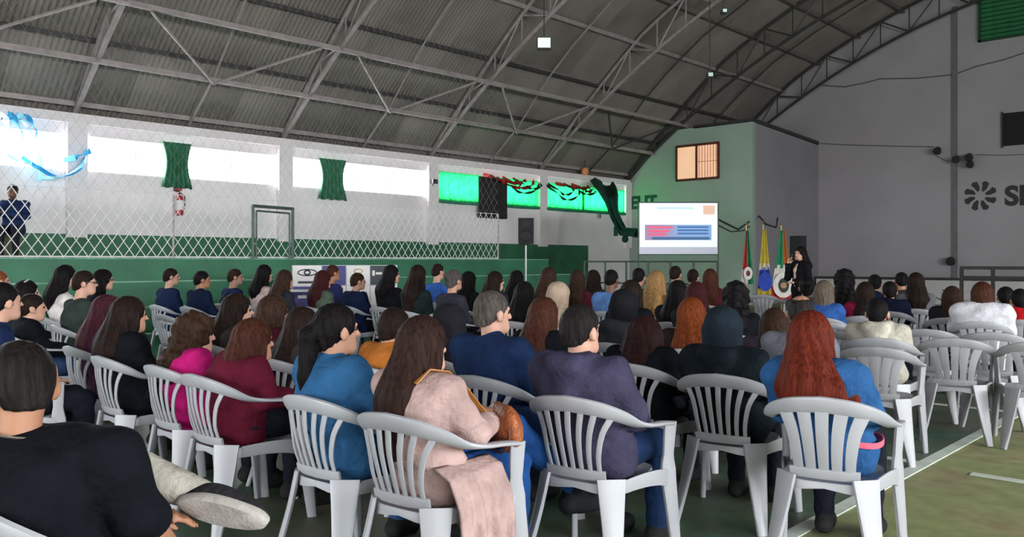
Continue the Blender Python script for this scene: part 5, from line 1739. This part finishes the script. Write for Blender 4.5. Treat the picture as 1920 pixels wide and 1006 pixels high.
# --- man in the black T-shirt, ankle resting on his knee
rot = R_(0)
r, s = rim_place(-48, 938, rot)
base = Vector((r, s, 0))
def loc_(u, v, Z):
    w_ = at(u, v, Z) - base
    return (w_.x, w_.y, w_.z)
hd_ = loc_(35, 645, 2.30)
J = seated(hd_[2] + 0.0, hd_[1] + 0.035, hd_[0], R_(88), -0.22, 1.12,
           knL=loc_(190, 860, 2.66), anL=loc_(384, 930, 2.68), toL=loc_(415, 945, 2.68),
           shR=loc_(205, 865, 2.26), elR=loc_(262, 965, 2.30), wrR=loc_(330, 1040, 2.52), haR=loc_(345, 1050, 2.58))
bt = figure(J, base, rot, 'man in a black T-shirt with one ankle on his knee', 'seated audience', 0.009, dict(g=0.034, collar=False, sleeve=0.15, amp=0.007), (0.36, 0.335, 0.29), (0.006, 0.007, 0.010), 1, 'short', (0.020, 0.016, 0.015), {}, 'shirt', shoes=False)
chair(r, s, rot, 'white plastic armchair under the man in the black T-shirt')
link('shoe', shoe_mesh(J, 'R', 0.010), bt, mat=cloth((0.02, 0.02, 0.022)))
hv_, tv_ = Vector(loc_(366, 940, 2.62)), Vector(loc_(474, 966, 2.62))
ex = (tv_ - hv_).normalized()
nn = (Vector((0, 0, CAMH)) - (base + hv_)).normalized()
nn = Vector((nn.x, nn.y, nn.z - 0.75))
nn = (nn - ex * nn.dot(ex)).normalized()
ey = nn.cross(ex).normalized()
if ey.z < 0: ey = -ey
Ls_ = 0.285
c0 = (hv_ + tv_) / 2
def sole_pt(a, k):
    x = math.cos(a)
    w_ = 0.047 + 0.007 * x + 0.004 * math.cos(3 * a)
    return ex * (Ls_ / 2 * x * k) + ey * (w_ * math.sin(a) * k)
def sole_fn(u_, v_):
    a = 2 * math.pi * u_
    prof = [(0.0, 0.030), (0.90, 0.030), (1.0, 0.022), (1.02, 0.0), (0.98, -0.004), (0.0, -0.004)]
    i = min(int(v_ * 5), 4); t = v_ * 5 - i
    k = prof[i][0] + (prof[i + 1][0] - prof[i][0]) * t
    z = prof[i][1] + (prof[i + 1][1] - prof[i][1]) * t
    return tuple(c0 + sole_pt(a, k) + nn * z)
sh_p = MB().grid(sole_fn, 36, 10).build('sole', pm('pale_rubber_sole', (0.40, 0.37, 0.34), 0.7, 0.12, 30, 0.2, 90), bt, smooth=True, angle=50)
def upper_fn(u_, v_):
    a = 2 * math.pi * u_
    k = math.cos(v_ * math.pi / 2) ** 0.6
    hgt_ = (0.075 - 0.030 * math.cos(a) * k) * math.sin(v_ * math.pi / 2)
    return tuple(c0 + sole_pt(a, 0.97 * k) - nn * hgt_)
sh_p.parent = MB().grid(upper_fn, 32, 8).build('shoe', cloth((0.025, 0.024, 0.026)), bt, smooth=True, angle=180)
nk = np.array(J['neck'])
MB().tube([(nk[0] + 0.082 * math.cos(a), nk[1] + 0.02 + 0.088 * math.sin(a), nk[2] + 0.012 - 0.018 * math.sin(a)) for a in np.linspace(0, 2 * math.pi, 33)], 0.0035, 5, False).build('necklace', pm('silver_chain', (0.7, 0.68, 0.62), 0.25, 0.3, 200, metal=0.9), bt, smooth=True)

# --- presenter with the microphone
q = at(1500, 463, 15.0)
H_ = q.z
rot = R_(150)
J = dict(pelvis=(0, 0, 0.93), waist=(0, -0.01, 1.08), chest=(0, -0.02, 1.24), neck=(0, -0.025, 1.40), head=(0, 0.0, H_ - 0.118),
         shR=(0.155, -0.02, 1.355), shL=(-0.155, -0.02, 1.355), elR=(0.21, 0.10, 1.13), wrR=(0.08, 0.19, 1.36), haR=(0.05, 0.185, 1.44),
         elL=(-0.21, -0.03, 1.10), wrL=(-0.16, 0.20, 1.05), haL=(-0.12, 0.27, 1.06),
         hipR=(0.085, 0, 0.92), hipL=(-0.085, 0, 0.92), knR=(0.09, 0.03, 0.50), knL=(-0.09, 0.01, 0.50), anR=(0.09, 0.0, 0.095), anL=(-0.10, -0.02, 0.095),
         toR=(0.10, 0.14, 0.04), toL=(-0.12, 0.12, 0.04), yaw=R_(15), pitch=0.0, w=0.86)
pr = figure(J, (q.x, q.y, 0), rot, 'presenter in black speaking into a microphone before the flags', None, 0.010, dict(g=0.018, amp=0.004), (0.010, 0.010, 0.012), (0.009, 0.009, 0.011), 2, 'long', (0.016, 0.011, 0.010), dict(length=0.30))
fb = Field((-0.14, 0.0, 0.90), (0.14, 0.2, 1.42), 0.012)
fb.cap((0, 0.075, 0.98), (0, 0.078, 1.27), 0.050, 0.050, 0.02, (1, 1.2, 1))
fb.cap((0, 0.078, 1.27), (0, 0.045, 1.36), 0.050, 0.030, 0.02)
link('blouse', fb.mesh('blouse'), pr, mat=cloth((0.55, 0.40, 0.34)))
MB().lathe([(0.016, -0.20), (0.018, -0.05), (0.022, 0.0), (0.03, 0.03), (0.022, 0.06), (0.005, 0.066)], 12).build('microphone', M_BLACK, None, (0, 0, 0))
mc = bpy.data.objects['microphone']
wp = Matrix.Rotation(rot, 3, 'Z') @ Vector((0.035, 0.165, 1.50))
mc.location = (q.x + wp.x, q.y + wp.y, wp.z)
mc.rotation_euler = (0.35, -0.25, rot)
tag(mc, 'black handheld microphone held at the mouth of the presenter', 'microphone')

# --- man sitting up on the terrace, behind the net
q = at(24, 346, 15.2)
rot = R_(-118)
st_ = empty('wooden_stool', (q.x, q.y, 1.46), rot, label='brown wooden stool under the man on the terrace', cat='stool')
MW = pm('brown_stool_wood', (0.14, 0.06, 0.025), 0.6, 0.25, 10)
MB().lathe([(0.15, 0.40), (0.17, 0.405), (0.17, 0.43), (0.15, 0.435)], 18).build('seat', MW, st_, smooth=True)
for k in range(4):
    a = k * math.pi / 2 + 0.6
    MB().tube([(0.10 * math.cos(a), 0.10 * math.sin(a), 0.41), (0.16 * math.cos(a), 0.16 * math.sin(a), 0.0)], 0.016, 6).build('leg', MW, st_)
J = seated(q.z - 1.46, 0.06, 0.0, R_(-10), 0.0, 1.05, elR=(0.22, 0.10, 0.78), wrR=(0.09, 0.23, 0.98), haR=(0.04, 0.20, 1.05), elL=(-0.23, 0.08, 0.76), wrL=(0.05, 0.22, 0.80), haL=(0.12, 0.22, 0.82))
figure(J, (q.x, q.y, 1.46), rot, 'man in a dark blue jacket sitting up on the terrace', None, 0.012, dict(g=0.028, amp=0.008), (0.02, 0.02, 0.03), (0.020, 0.035, 0.10), 3, 'short', BLK)

# --- free chairs
for u, v, rt, lb in [
    (1640, 649, 13, 'empty white armchair just right of the red-haired woman, nearest of the free ones'),
    (1790, 633, 14, 'empty white armchair closest to the white court line'),
    (1430, 552, 12, 'empty pale armchair between the flags and the mauve woman'),
    (1566, 620, 12, 'empty armchair left of the man in the cream sweater'),
    (1545, 602, 12, 'empty armchair right behind the balding man'),
    (1629, 608, 12, 'empty armchair directly beyond the man in the cream sweater'),
    (1735, 616, 13, 'empty armchair just right of the cream sweater, farther row'),
    (1862, 622, 15, 'empty armchair below the white puffer jacket'),
    (1760, 575, 14, 'empty armchair left of the brown-haired woman by the puffer jacket'),
    (1137, 560, 6, 'empty armchair below the man in the light blue shirt'),
    (300, 588, 0, 'empty armchair right of the long-haired woman in black'),
    (812, 646, 3, 'empty armchair left of the navy jacket'),
    (1332, 552, 8, 'empty armchair left of the curly-haired person in black'),
    (1950, 640, 15, 'empty armchair at the right picture edge below the red jacket'),
]:
    r, s = rim_place(u, v, R_(rt))
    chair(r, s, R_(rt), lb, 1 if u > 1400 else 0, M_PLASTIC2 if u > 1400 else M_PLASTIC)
